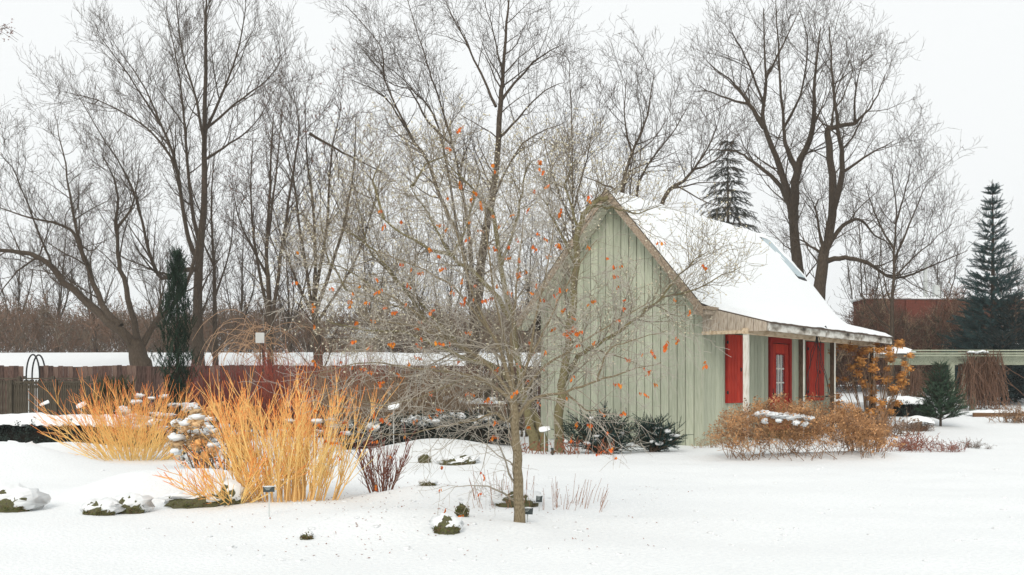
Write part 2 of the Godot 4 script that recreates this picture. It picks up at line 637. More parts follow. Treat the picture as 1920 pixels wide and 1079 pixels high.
func build_ground() -> void:
	mound(300, 925, 1.0, 0.8, 0.22)
	mound(230, 935, 0.5, 0.5, 0.14)
	mound(420, 915, 0.7, 0.7, 0.14)
	mound(30, 880, 1.1, 0.7, 0.3)
	mound(-120, 890, 1.6, 1.0, 0.3)
	mound(110, 850, 1.0, 1.2, 0.2)
	mound(820, 850, 1.3, 1.4, 0.28)
	mound(880, 838, 0.8, 0.8, 0.15)
	mound(760, 990, 0.9, 0.7, 0.16)
	mound(800, 935, 0.6, 0.6, 0.18)
	mound(700, 900, 0.9, 0.8, 0.12)
	mound(950, 940, 0.5, 0.4, 0.1)
	mound(570, 960, 0.9, 0.7, 0.07)
	mound(975, 995, 0.25, 0.25, 0.04)
	mound(1690, 835, 1.2, 1.2, 0.16)
	mound(1560, 860, 1.4, 0.8, 0.12)
	mound(1400, 1000, 1.2, 0.8, -0.05)
	mound(1150, 965, 0.4, 0.3, -0.04)
	var xs := PackedFloat32Array()
	var zs := PackedFloat32Array()
	var x := -420.0
	while x < 420.0:
		xs.append(x)
		x += clampf(absf(x) * 0.18 - 1.1, 0.13, 40.0)
	var z := 60.0
	while z > -640.0:
		zs.append(z)
		z -= 0.13 if z < -4.0 and z > -22.0 else clampf((absf(z + 13.0) - 9.0) * 0.08 + 0.13, 0.13, 40.0)
	var b := Buf.new()
	var nx := xs.size()
	for k in zs.size():
		for j in nx:
			b.v.append(Vector3(xs[j], lie(xs[j], zs[k]), zs[k]))
			b.c.append(Color.WHITE)
	b.n.resize(b.v.size())
	for k in zs.size():
		for j in nx:
			var a := b.v[k * nx + maxi(j - 1, 0)]
			var c := b.v[k * nx + mini(j + 1, nx - 1)]
			var e := b.v[maxi(k - 1, 0) * nx + j]
			var g := b.v[mini(k + 1, zs.size() - 1) * nx + j]
			b.n[k * nx + j] = (c - a).cross(g - e).normalized()
	for k in zs.size() - 1:
		for j in nx - 1:
			var p := k * nx + j
			b.i.append_array(PackedInt32Array([p, p + nx, p + nx + 1, p, p + nx + 1, p + 1]))
	structure("snow_ground", b.mesh(), M.snow)


# ---------------------------------------------------------------- cottage
func roof_y(p: float) -> float:
	return 5.6 - 1.157 * absf(p + 2.1)


func hb(parent: Node3D, called: String, m: Material, p0: float, p1: float, y0: float, y1: float, t0: float, t1: float, bev := 0.006) -> MeshInstance3D:
	return part(parent, called, box_mesh(Vector3(p1 - p0, y1 - y0, t1 - t0), bev), m, Transform3D(Basis(), Vector3((p0 + p1) * 0.5, (y0 + y1) * 0.5, -(t0 + t1) * 0.5)))


func build_cottage() -> void:
	R.seed = 21
	var o := thing("cottage", "green board cottage with steep snowy roof, porch and red door", "cottage", CORNER)
	o.basis = Basis(Vector3(0.797, 0, 0.605).normalized(), Vector3.UP, Vector3(-0.602, 0, 0.798).normalized()).orthonormalized()
	var LEN := 7.93
	var core := Node3D.new()
	core.name = "gable_wall"
	o.add_child(core)
	# the walls are a dark core faced with separate upright boards
	var gable := PackedVector2Array([Vector2(-4.17, -0.3), Vector2(-0.03, -0.3), Vector2(-0.03, roof_y(0) - 0.26), Vector2(-2.1, 5.6 - 0.26), Vector2(-4.17, roof_y(-4.2) - 0.26)])
	part(core, "wall_core", extrude(gable, 0.11, 0.2), M.inside)
	var w := 0.2
	var p := -4.19
	var idx := 0
	while p < -0.01:
		var q := minf(p + w - 0.019, 0.0)
		var lo := -0.15 + 0.02 * sin(idx * 2.3)
		var poly := PackedVector2Array([Vector2(p, lo), Vector2(q, lo), Vector2(q, roof_y(q) - 0.152)])
		if p < -2.1 and q > -2.1:
			poly.append(Vector2(-2.1, 5.448))
		poly.append(Vector2(p, roof_y(p) - 0.152))
		part(core, "board", extrude(poly, 0.068 - R.randf() * 0.007, 0.11), M["green%d" % (R.randi() % 3)])
		p += w
		idx += 1
	# side wall under the porch
	var side := Node3D.new()
	side.name = "porch_wall"
	o.add_child(side)
	hb(side, "wall_core", M.inside, -0.12, -0.03, -0.3, 2.98, 0.2, LEN - 0.12)
	var t := 0.07
	while t < LEN - 0.02:
		var t2 := minf(t + w - 0.016, LEN)
		var m: Material = M["green%d" % (R.randi() % 3)]
		var mid := (t + t2) * 0.5
		if mid > 3.5 and mid < 4.86:
			hb(side, "board", m, -0.03, 0.012 + R.randf() * 0.007, 2.5, 2.96, t, t2)
		else:
			hb(side, "board", m, -0.03, 0.012 + R.randf() * 0.007, -0.15, 2.96, t, t2)
		t += w
	var backs := Node3D.new()
	backs.name = "far_walls"
	o.add_child(backs)
	hb(backs, "wall", M.green1, -4.19, -4.07, -0.3, 3.0, 0.12, LEN)
	part(backs, "gable_end", extrude(gable, LEN - 0.12, LEN), M.green0)
	# roof: two slopes and the porch slope
	var roof := Node3D.new()
	roof.name = "roof"
	o.add_child(roof)
	var RT0 := -0.4
	var RT1 := 8.2
	var yr := roof_y(0.22)
	part(roof, "right_slope", extrude(PackedVector2Array([Vector2(-2.1, 5.58), Vector2(0.22, yr - 0.02), Vector2(0.22, yr - 0.12), Vector2(-2.1, 5.46)]), RT0, RT1), M.shingle)
	part(roof, "left_slope", extrude(PackedVector2Array([Vector2(-2.104, 5.58), Vector2(-2.104, 5.46), Vector2(-4.6, roof_y(-4.6) - 0.12), Vector2(-4.6, roof_y(-4.6) - 0.02)]), RT0, RT1), M.shingle)
	part(roof, "porch_slope", extrude(PackedVector2Array([Vector2(-0.05, 2.97), Vector2(1.54, 2.548), Vector2(1.54, 2.515), Vector2(-0.05, 2.92)]), 0.03, 8.1), M.shingle)
	# rake boards and soffit boards of the overhang
	for e in [RT0 - 0.025, RT1 + 0.002]:
		part(roof, "rake_board", extrude(PackedVector2Array([Vector2(-2.1, 5.6), Vector2(0.24, roof_y(0.24)), Vector2(0.24, roof_y(0.24) - 0.22), Vector2(-2.1, 5.38)]), e, e + 0.024), M.rake)
		part(roof, "rake_board", extrude(PackedVector2Array([Vector2(-2.104, 5.6), Vector2(-2.104, 5.38), Vector2(-4.62, roof_y(-4.62) - 0.22), Vector2(-4.62, roof_y(-4.62))]), e, e + 0.024), M.rake)
	for k in 13:
		var a := -2.13 - k * 0.19
		part(roof, "soffit_board", extrude(PackedVector2Array([Vector2(a, roof_y(a) - 0.125), Vector2(a, roof_y(a) - 0.15), Vector2(a - 0.178, roof_y(a - 0.178) - 0.15), Vector2(a - 0.178, roof_y(a - 0.178) - 0.125)]), RT0 + 0.004, 0.06), M.cream)
		var c := -2.07 + k * 0.185
		if k < 12:
			part(roof, "soffit_board", extrude(PackedVector2Array([Vector2(c, roof_y(c) - 0.125), Vector2(c + 0.174, roof_y(c + 0.174) - 0.125), Vector2(c + 0.174, roof_y(c + 0.174) - 0.15), Vector2(c, roof_y(c) - 0.15)]), RT0 + 0.004, 0.06), M.cream)
	# boxed end of the eave
	hb(roof, "eave_return", M.rake, 0.02, 0.36, 2.83, 2.9, -0.41, 0.1)
	hb(roof, "eave_return", M.weather, 0.0, 0.3, 2.74, 2.83, -0.36, 0.02)
	# snow on the roof, one blanket from the ridge to the porch edge
	var prof := PackedVector2Array()
	for k in 25:
		var u := k / 24.0
		var pp := lerpf(-2.5, 1.52, u)
		var ra := roof_y(pp)
		var pa := 2.955 - (pp + 0.05) * 0.262
		var yy := maxf(ra, pa)
		if pp > -1.0:
			yy = (ra + pa) * 0.5 + sqrt((ra - pa) * (ra - pa) + 0.025) * 0.5
		var bulge := 0.05 + 0.15 * sin(PI * clampf((pp + 2.2) / 2.2, 0.0, 1.0)) + 0.03 * smoothstep(0.0, 0.7, pp)
		prof.append(Vector2(pp, yy + bulge * (1.0 - 0.85 * smoothstep(1.36, 1.52, pp)) * smoothstep(-2.5, -2.2, pp)))
	var sb := Buf.new()
	var nt := 64
	var np := prof.size()
	for k in nt + 1:
		var tt := lerpf(0.0, 1.0, float(k) / nt)
		for j in np:
			var pp := prof[j].x
			var lead := RT0 + 0.04 if pp < 0.2 else lerpf(RT0 + 0.04, 0.08, smoothstep(0.2, 0.36, pp))
			var te := lerpf(lead, lerpf(7.98, 8.16, smoothstep(-1.6, -0.6, pp)), tt)
			var edge := smoothstep(0.0, 0.16, te - lead) * smoothstep(0.0, 0.16, 8.17 - te)
			var base := roof_y(pp) if pp < 0.2 else maxf(roof_y(pp), 2.955 - (pp + 0.05) * 0.262)
			var y := lerpf(base + 0.012, prof[j].y, sqrt(edge))
			y += relief.get_noise_2d(te * 2.2 + 40.0, pp * 2.4) * 0.03 * edge
			var px2 := pp + (relief.get_noise_2d(te * 7.0, 90.0) * 0.05 if j == np - 1 else 0.0)
			sb.v.append(Vector3(px2, y, -te))
			sb.c.append(Color.WHITE)
	sb.n.resize(sb.v.size())
	for k in nt + 1:
		for j in np:
			var a := sb.v[k * np + maxi(j - 1, 0)]
			var c := sb.v[k * np + mini(j + 1, np - 1)]
			var e := sb.v[maxi(k - 1, 0) * np + j]
			var g := sb.v[mini(k + 1, nt) * np + j]
			sb.n[k * np + j] = (c - a).cross(g - e).normalized()
	for k in nt:
		for j in np - 1:
			var q := k * np + j
			sb.i.append_array(PackedInt32Array([q, q + np, q + np + 1, q, q + np + 1, q + 1]))
	part(roof, "snow_blanket", sb.mesh(), M.snow)
	# left slope under snow
	var lb := Buf.new()
	for k in 30:
		for j in 8:
			var te := lerpf(RT0, 8.0, k / 29.0)
			var pp := lerpf(-2.3, -4.62, j / 7.0)
			lb.v.append(Vector3(pp, roof_y(pp) + 0.012 + 0.05 * sin(PI * j / 7.0), -te))
			lb.n.append(Vector3(-0.75, 0.65, 0))
			lb.c.append(Color.WHITE)
	for k in 29:
		for j in 7:
			var q := k * 8 + j
			lb.i.append_array(PackedInt32Array([q, q + 8, q + 9, q, q + 9, q + 1]))
	part(roof, "snow_cover", lb.mesh(), M.cap)
	# skylight standing proud of the snow
	var sky_l := Node3D.new()
	sky_l.name = "skylight"
	o.add_child(sky_l)
	var s0 := Vector2(-1.82, roof_y(-1.82) + 0.13)
	var s1 := Vector2(-0.7, roof_y(-0.7) + 0.2)
	part(sky_l, "frame", extrude(PackedVector2Array([s0, s1, s1 - Vector2(0.0, 0.22), s0 - Vector2(0.0, 0.16)]), 7.2, 7.8), M.iron)
	part(sky_l, "pane", extrude(PackedVector2Array([s0 + Vector2(0.05, -0.03), s1 + Vector2(-0.04, 0.075), s1 + Vector2(-0.04, 0.06), s0 + Vector2(0.05, -0.05)]), 7.23, 7.77), M.skylight)
	# end panel of the porch roof: weathered upright boards
	var porch := Node3D.new()
	porch.name = "porch"
	o.add_child(porch)
	var a2 := 0.03
	while a2 < 1.46:
		var c2 := minf(a2 + 0.19, 1.46)
		part(porch, "end_board", extrude(PackedVector2Array([Vector2(a2, 2.375), Vector2(c2 - 0.008, 2.375), Vector2(c2 - 0.008, 2.93 - c2 * 0.262), Vector2(a2, 2.93 - a2 * 0.262)]), 0.0, 0.022 + R.randf() * 0.006), M.weather)
		a2 += 0.19
	hb(porch, "fascia", M.peel, 1.465, 1.5, 2.37, 2.535, 0.0, 3.2)
	hb(porch, "fascia", M.peel, 1.463, 1.497, 2.365, 2.533, 3.206, 5.6)
	hb(porch, "fascia", M.peel, 1.465, 1.5, 2.37, 2.535, 5.606, 8.1)
	hb(porch, "beam", M.beam, 0.94, 1.06, 2.32, 2.44, -0.06, 3.9)
	hb(porch, "beam", M.beam, 0.943, 1.057, 2.315, 2.435, 3.905, 8.15)
	hb(porch, "tie_beam", M.beam, 0.02, 0.94, 2.33, 2.4, -0.03, 0.05)
	hb(porch, "tie_beam", M.beam, 0.02, 0.94, 2.33, 2.4, 8.0, 8.08)
	for k in 13:
		var rt := 0.4 + k * 0.62
		part(porch, "rafter", extrude(PackedVector2Array([Vector2(0.03, 2.9), Vector2(1.44, 2.52), Vector2(1.44, 2.45), Vector2(0.03, 2.82)]), rt, rt + 0.05), M.beam)
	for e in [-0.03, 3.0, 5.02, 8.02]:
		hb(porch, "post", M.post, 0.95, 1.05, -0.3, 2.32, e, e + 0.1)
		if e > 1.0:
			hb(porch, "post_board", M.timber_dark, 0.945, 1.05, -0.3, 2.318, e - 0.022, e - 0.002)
	hb(porch, "step", M.rock, 0.03, 0.9, -0.1, 0.2, 3.3, 5.1, 0.03)
	# shutters
	for sp in [[1.11, 2.08], [5.85, 7.0]]:
		var sh := Node3D.new()
		sh.name = "shutter"
		o.add_child(sh, true)
		var ta: float = sp[0]
		var tb: float = sp[1]
		hb(sh, "frame", M.red_trim, 0.02, 0.07, 0.88, 2.4, ta, tb)
		var n := 6
		for k in n:
			var pw := (tb - ta - 0.02) / n
			hb(sh, "plank", M["red%d" % (R.randi() % 2)], 0.07, 0.088, 0.885, 2.395, ta + 0.01 + pw * k, ta + 0.01 + pw * (k + 1) - 0.009, 0.004)
		hb(sh, "latch", M.iron, 0.088, 0.11, 1.58, 1.67, ta + (tb - ta) * 0.66, ta + (tb - ta) * 0.66 + 0.04)
		for hy in [1.08, 2.18]:
			hb(sh, "hinge", M.iron, 0.06, 0.096, hy, hy + 0.07, ta - 0.012, ta + 0.03)
	# door
	var dr := Node3D.new()
	dr.name = "door"
	o.add_child(dr)
	hb(dr, "frame", M.red_trim, -0.06, 0.05, 0.18, 2.42, 3.52, 3.66)
	hb(dr, "frame", M.red_trim, -0.06, 0.05, 0.18, 2.42, 4.72, 4.85)
	hb(dr, "frame", M.red_trim, -0.06, 0.055, 2.3, 2.43, 3.662, 4.718)
	hb(dr, "threshold", M.weather, -0.06, 0.1, 0.1, 0.18, 3.5, 4.87)
	var l0 := 3.67
	var l1 := 4.71
	var g0 := 3.93
	var g1 := 4.46
	hb(dr, "stile", M.red0, -0.04, 0.015, 0.19, 2.28, l0, g0)
	hb(dr, "stile", M.red0, -0.04, 0.015, 0.19, 2.28, g1, l1)
	hb(dr, "rail", M.red1, -0.038, 0.013, 2.02, 2.28, g0 + 0.002, g1 - 0.002)
	hb(dr, "rail", M.red1, -0.038, 0.013, 0.84, 1.0, g0 + 0.002, g1 - 0.002)
	hb(dr, "rail", M.red1, -0.038, 0.013, 0.19, 0.36, g0 + 0.002, g1 - 0.002)
	hb(dr, "bottom_panel", M.red1, -0.03, -0.008, 0.36, 0.84, g0, g1)
	hb(dr, "bottom_panel", M.red0, -0.005, 0.008, 0.44, 0.76, g0 + 0.07, g1 - 0.07, 0.012)
	hb(dr, "curtain", M.curtain, -0.07, -0.06, 1.0, 2.02, g0, g0 + 0.2)
	hb(dr, "curtain", M.curtain, -0.075, -0.065, 1.0, 2.02, g0 + 0.34, g1)
	var pw3 := (g1 - g0) / 3.0
	var ph3 := 1.02 / 3.0
	for k in 3:
		for j in 3:
			hb(dr, "pane", M.glass, -0.016, -0.012, 1.0 + ph3 * j + 0.012, 1.0 + ph3 * (j + 1) - 0.012, g0 + pw3 * k + 0.012, g0 + pw3 * (k + 1) - 0.012, 0.0005)
	for k in 2:
		hb(dr, "glazing_bar", M.muntin, -0.03, 0.006, 1.0, 2.02, g0 + pw3 * (k + 1) - 0.019, g0 + pw3 * (k + 1) + 0.019, 0.004)
		hb(dr, "glazing_bar", M.muntin, -0.028, 0.004, 1.0 + ph3 * (k + 1) - 0.019, 1.0 + ph3 * (k + 1) + 0.019, g0, g1, 0.004)
	for e in [[2.02, 2.05, g0 - 0.03, g1 + 0.03], [0.97, 1.0, g0 - 0.03, g1 + 0.03]]:
		hb(dr, "moulding", M.red_trim, 0.0, 0.024, e[0], e[1], e[2], e[3], 0.004)
	for e in [g0 - 0.03, g1]:
		hb(dr, "moulding", M.red_trim, 0.0, 0.022, 1.002, 2.018, e, e + 0.03, 0.004)
	hb(dr, "lock_plate", M.iron, 0.015, 0.024, 1.0, 1.2, l0 + 0.03, l0 + 0.1)
	var kb := Buf.new()
	blob(kb, Vector3.ZERO, Vector3(0.035, 0.035, 0.035), 0.0, 12)
	part(dr, "handle", kb.mesh(), M.iron, Transform3D(Basis(), Vector3(0.055, 1.06, -(l0 + 0.065))))
	part(dr, "bolt", kb.mesh(), M.stake, Transform3D(Basis().scaled(Vector3(0.7, 0.7, 0.7)), Vector3(0.03, 0.82, -(l0 + 0.08))))
	# wire frame of a hanging basket below the porch eave
	var hw := thing("hanging_basket_frame", "black wire frame with loose cords hanging below the porch eave", "hanger", Vector3.ZERO)
	hw.transform = o.transform
	var top := Vector3(1.25, 2.5, -3.3)
	var bs := Vector3(1.25, 1.02, -3.35)
	var wb := Buf.new()
	for k in 6:
		var an := TAU * k / 6.0
		var end := bs + Vector3(cos(an) * 0.26, 0, sin(an) * 0.5)
		var ln := PackedVector3Array([top])
		for j in range(1, 7):
			ln.append(top.lerp(end, j / 6.0) + Vector3(R.randf_range(-1, 1), 0, R.randf_range(-1, 1)) * 0.045)
		tube(wb, smooth_line(ln, 3), 0.007, 0.007, 4)
	part(hw, "cord", wb.mesh(), M.iron)
	var rb := Buf.new()
	var ring := PackedVector3Array()
	for k in 19:
		var an := TAU * k / 18.0
		ring.append(bs + Vector3(cos(an) * 0.26, R.randf_range(-0.015, 0.015), sin(an) * 0.5))
	tube(rb, ring, 0.011, 0.011, 5)
	part(hw, "ring", rb.mesh(), M.iron)
	var hk := Buf.new()
	tube(hk, PackedVector3Array([top + Vector3(0.2, 0.12, 0), top + Vector3(0.24, 0.06, 0), top + Vector3(0.1, -0.02, 0), top, top + Vector3(0, -0.18, 0)]), 0.022, 0.016, 6)
	part(hw, "hook", hk.mesh(), M.iron)


# ---------------------------------------------------------------- fences
func build_fences() -> void:
	R.seed = 31
	# long brown board fence at the back, open where a path runs through
	for run in [[-140.0, 48.0, "long brown board fence left of the metal arch"], [72.0, 1060.0, "long brown board fence behind the shrubs, from the arch to the cottage"]]:
		var d := 29.0
		var x0: float = (run[0] - CX) / F * d
		var x1: float = (run[1] - CX) / F * d
		var o := thing("board_fence", run[2], "fence", Vector3(x0, 0, -d))
		var n := int((x1 - x0) / 0.14)
		var var_mesh := []
		for k in 5:
			var_mesh.append(box_mesh(Vector3(0.134, 2.0 + k * 0.012, 0.022), 0.003))
		for k in n:
			var wx := 0.07 + k * 0.14
			var g := lie(x0 + wx, -d)
			part(o, "board", var_mesh[R.randi() % 5], [M.fence_brown, M.fence_brown2, M.fence_brown3, M.fence_brown4][R.randi() % 4], Transform3D(Basis(Vector3.UP, R.randf_range(-0.02, 0.02)), Vector3(wx, g + 0.83 + R.randf_range(-0.01, 0.01), R.randf_range(-0.006, 0.006))))
		for h in [0.4, 1.5]:
			part(o, "rail", box_mesh(Vector3(x1 - x0, 0.09, 0.04)), M.fence_dark, Transform3D(Basis(), Vector3((x1 - x0) * 0.5, h, -0.035)))
	# slat fences in front of it
	slat_fence("low dark slat fence with pale posts standing left of the orange dogwood", 21.0, 188.0, 24.5, 718.0, 4.0, [21.0, 105.0, 188.0])
	slat_fence("dark slat fence half hidden behind the front slat fence at far left", -60.0, 166.0, 27.0, 711.0, 5.4, [-10.0, 37.0, 100.0, 166.0])
	slat_fence("grey brown picket fence behind the twigs beside the cottage", 600.0, 1016.0, 25.2, 708.0, 8.5, [600.0, 705.0, 810.0, 915.0, 1016.0])
	# arch over the path
	var d2 := 28.8
	var o2 := thing("metal_arch", "narrow dark metal arch over the gap in the brown fence", "arch", on(61, d2))
	var ab := Buf.new()
	for zz in [0.0, 0.35]:
		var arc := PackedVector3Array()
		for k in 25:
			var u := k / 24.0
			var an := PI * u
			var hx := -cos(an) * 0.19
			var y := 1.55 + sin(an) * 0.62 if u > 0.0 and u < 1.0 else 0.0
			arc.append(Vector3(hx, y, -zz))
		arc.insert(1, Vector3(-0.19, 1.5, -zz))
		arc.insert(arc.size() - 1, Vector3(0.19, 1.5, -zz))
		ab = Buf.new()
		tube(ab, arc, 0.022, 0.022, 6)
		part(o2, "hoop", ab.mesh(), M.iron)
	for k in 5:
		for sx in [-0.19, 0.19]:
			bar(o2, "rung", Vector3(sx, 0.3 + k * 0.28, 0), Vector3(sx, 0.3 + k * 0.28, -0.35), 0.02, 0.02, M.iron)


func slat_fence(label: String, px0: float, px1: float, d: float, top: float, pitch_px: float, posts: Array) -> void:
	var o := thing("slat_fence", label, "fence", on(px0, d))
	var x1 := (px1 - px0) / F * d
	var ht := (HY - top) / F * d + EYE - o.position.y
	var pitch := pitch_px / F * d
	var sl := box_mesh(Vector3(pitch * 0.62, ht + 0.1, 0.018), 0.003)
	var n := int(x1 / pitch)
	for k in n:
		part(o, "slat", sl, M.slat, Transform3D(Basis(Vector3.BACK, R.randf_range(-0.012, 0.012)), Vector3((k + 0.5) * pitch, ht * 0.5 - 0.08 + R.randf_range(-0.012, 0.012), 0)))
	for h in [0.2, ht - 0.1]:
		part(o, "rail", box_mesh(Vector3(x1, 0.07, 0.035)), M.fence_dark, Transform3D(Basis(), Vector3(x1 * 0.5, h, -0.03)))
	part(o, "top_rail", box_mesh(Vector3(x1, 0.035, 0.07)), M.slat, Transform3D(Basis(), Vector3(x1 * 0.5, ht + 0.012, -0.01)))
	for q in posts:
		var xx: float = (q - px0) / F * d
		part(o, "post", box_mesh(Vector3(0.08, ht + 0.35, 0.08), 0.008), M.slat, Transform3D(Basis(), Vector3(xx, ht * 0.5 - 0.1, 0.04)))


# ---------------------------------------------------------------- far off
func build_far_things() -> void:
	R.seed = 41
	# thicket beyond the snowy slope
	var sp := twig_spray(9, 0.013, 10, 0.06)
	var xs: Array[Transform3D] = []
	var cs := PackedColorArray()
	for k in 4200:
		var d := R.randf_range(64.0, 84.0)
		var px := R.randf_range(-160.0, 1250.0)
		var p := on(px, d)
		var hmax := (HY - 578.0) / F * d + EYE - p.y
		hmax = maxf(hmax, 1.2) * (0.75 + 0.45 * relief.get_noise_2d(px * 0.02, 3.0))
		p.y += R.randf_range(-0.1, 1.0) * hmax * 0.8
		xs.append(Transform3D(along(Vector3(R.randf_range(-0.6, 0.6), 1, R.randf_range(-0.6, 0.6)), R.randf_range(1.0, 2.3), R.randf() * 6.0), p))
		var g := R.randf_range(0.75, 1.2)
		cs.append(Color(0.2 * g, 0.125 * g, 0.085 * g) if R.randf() < 0.6 else Color(0.17 * g, 0.135 * g, 0.1 * g))
	var th := scatter(self, "thicket", sp, M.leafy, xs, cs)
	th.set_meta("label", "brown leafless thicket beyond the snowy slope")
	th.set_meta("category", "thicket")
	# beige house with a snowy roof seen through the twigs
	var hd := 66.0
	var b := at(660, 664, hd)
	var h := thing("house", "far beige house with snowy roof seen through the twigs", "house", b)
	part(h, "wall", box_mesh(Vector3(3.2, 1.4, 3.0), 0.02), M.beige, Transform3D(Basis(), Vector3(0, 0.35, -1.5)))
	var rf := Transform3D(Basis(), Vector3(0, 0, 0))
	part(h, "roof", extrude(PackedVector2Array([Vector2(-1.8, 1.05), Vector2(1.8, 1.05), Vector2(1.2, 1.75), Vector2(-1.2, 1.75)]), -0.2, 3.2), M.cap, rf)
	for wx in [-0.7, 0.5]:
		var wn := part(h, "window", box_mesh(Vector3(0.62, 0.5, 0.06), 0.01), M.muntin, Transform3D(Basis(), Vector3(wx, 0.5, 0.02)))
		part(wn, "pane", box_mesh(Vector3(0.5, 0.38, 0.04), 0.005), M.plate, Transform3D(Basis(), Vector3(0, 0, 0.02)))
	# white board hung among the weeping twigs
	var wb := thing("hanging_board", "white board hanging among tan weeping twigs", "board", at(487, 634, 33.0))
	part(wb, "panel", box_mesh(Vector3(0.28, 0.34, 0.03), 0.01), M.white, Transform3D(Basis(Vector3.UP, 0.3), Vector3.ZERO))
	bar(wb, "post", Vector3(0.0, 0.12, -0.03), Vector3(0.0, -2.2, -0.03), 0.03, 0.03, M.timber)


func P(len: Array, dens: Array, u0: Array, a0: float, a1: float, up: float, wig: float, grav: float, rmin: float, col: Color, tip: Color, kink := 0.02) -> Dictionary:
	return {"len": len, "dens": dens, "u0": u0, "a0": a0, "a1": a1, "up": up, "wig": wig, "grav": grav, "rmin": rmin, "col": col, "tip": tip, "kink": kink}


# ---------------------------------------------------------------- background trees
func build_big_trees() -> void:
	R.seed = 51
	var dk := Color(0.98, 0.93, 0.87)
	var tp := Color(1.0, 0.9, 0.8)
	var elm := P([3.3, 1.7, 0.85, 0.42], [1.9, 2.4, 3.0, 2.6], [0.2, 0.15, 0.15, 0.2], 0.4, 0.95, 0.2, 0.2, 0.07, 0.0058, dk, tp)
	tree("tall_tree", "tallest bare tree at left with one straight thick trunk and fan crown", "tree", 46.0, [
		[27.0, 3.0, 371.0, 690.0, 370.0, 600.0, 373.0, 480.0, 382.0, 390.0, 383.0, 250.0, 385.0, 120.0, 386.0, 20.0, 388.0, -15.0],
		[13.0, 2.0, 373.0, 490.0, 350.0, 440.0, 330.0, 310.0, 300.0, 230.0, 262.0, 150.0, 215.0, 85.0],
		[11.0, 2.0, 378.0, 470.0, 358.0, 380.0, 345.0, 220.0, 332.0, 120.0, 305.0, 0.0],
		[8.0, 2.0, 382.0, 270.0, 368.0, 190.0, 340.0, 90.0, 325.0, -40.0],
		[8.0, 2.0, 383.0, 250.0, 420.0, 165.0, 450.0, 80.0, 462.0, -10.0],
		[7.0, 2.0, 383.0, 245.0, 440.0, 195.0, 500.0, 150.0, 535.0, 100.0],
		[13.0, 2.0, 372.0, 505.0, 340.0, 508.0, 303.0, 522.0, 281.0, 480.0, 265.0, 410.0, 240.0, 335.0, 200.0, 270.0, 140.0, 170.0],
		[7.0, 2.0, 330.0, 310.0, 280.0, 245.0, 200.0, 195.0, 130.0, 175.0],
		[7.0, 2.0, 382.0, 300.0, 430.0, 270.0, 475.0, 235.0, 520.0, 160.0],
		[6.0, 2.0, 300.0, 235.0, 240.0, 140.0, 180.0, 60.0],
	], elm, M.bark)
	var low := P([2.8, 1.5, 0.8, 0.4], [2.2, 2.7, 3.2, 3.2], [0.2, 0.15, 0.15, 0.2], 0.45, 1.1, 0.22, 0.26, 0.06, 0.0056, dk, tp, 0.04)
	tree("spreading_tree", "low bare tree with long limbs spreading left from a forked stump", "tree", 42.0, [
		[40.0, 26.0, 264.0, 692.0, 258.0, 665.0, 252.0, 640.0],
		[24.0, 5.0, 252.0, 645.0, 190.0, 592.0, 120.0, 530.0, 72.0, 482.0, 0.0, 470.0, -60.0, 480.0],
		[18.0, 3.0, 225.0, 612.0, 190.0, 570.0, 158.0, 490.0, 130.0, 430.0, 60.0, 410.0, -20.0, 385.0],
		[16.0, 3.0, 258.0, 640.0, 240.0, 560.0, 222.0, 490.0, 217.0, 430.0, 218.0, 350.0, 190.0, 290.0],
		[17.0, 5.0, 262.0, 655.0, 285.0, 612.0, 320.0, 575.0, 352.0, 530.0, 372.0, 440.0],
		[10.0, 2.0, 158.0, 490.0, 138.0, 410.0, 122.0, 310.0, 100.0, 210.0],
		[7.0, 2.0, 100.0, 510.0, 75.0, 440.0, 30.0, 330.0, 0.0, 290.0],
		[6.0, 2.0, 72.0, 482.0, 20.0, 520.0, -20.0, 590.0],
		[6.0, 2.0, 150.0, 460.0, 170.0, 470.0, 190.0, 455.0],
		[8.0, 2.0, 218.0, 430.0, 250.0, 380.0, 262.0, 300.0],
	], low, M.bark)
	var up := P([2.5, 1.3, 0.7, 0.35], [2.0, 2.6, 3.0, 2.4], [0.2, 0.15, 0.15, 0.2], 0.4, 1.05, 0.24, 0.24, 0.06, 0.006, dk, Color(1.0, 0.84, 0.74))
	tree("slender_tree", "slender bare tree just right of the tall straight trunk", "tree", 48.0, [
		[14.0, 3.0, 404.0, 690.0, 402.0, 560.0, 400.0, 480.0, 396.0, 380.0, 402.0, 290.0],
		[6.0, 2.0, 402.0, 560.0, 430.0, 470.0, 440.0, 380.0],
		[6.0, 2.0, 401.0, 500.0, 370.0, 430.0, 360.0, 370.0],
	], up, M.bark)
	tree("upright_tree", "upright bare tree of several dark stems behind the weeping twigs", "tree", 40.0, [
		[17.0, 4.0, 506.0, 690.0, 505.0, 560.0, 500.0, 470.0, 506.0, 350.0, 512.0, 215.0],
		[10.0, 2.0, 505.0, 640.0, 526.0, 480.0, 545.0, 350.0, 560.0, 240.0, 548.0, 165.0],
		[9.0, 2.0, 504.0, 600.0, 476.0, 450.0, 470.0, 340.0, 474.0, 250.0],
		[7.0, 2.0, 502.0, 520.0, 455.0, 430.0, 430.0, 330.0],
		[7.0, 2.0, 503.0, 440.0, 520.0, 300.0, 530.0, 190.0],
	], up, M.bark)
	berries(tips, get_child(get_child_count() - 1), 260, 0.035)
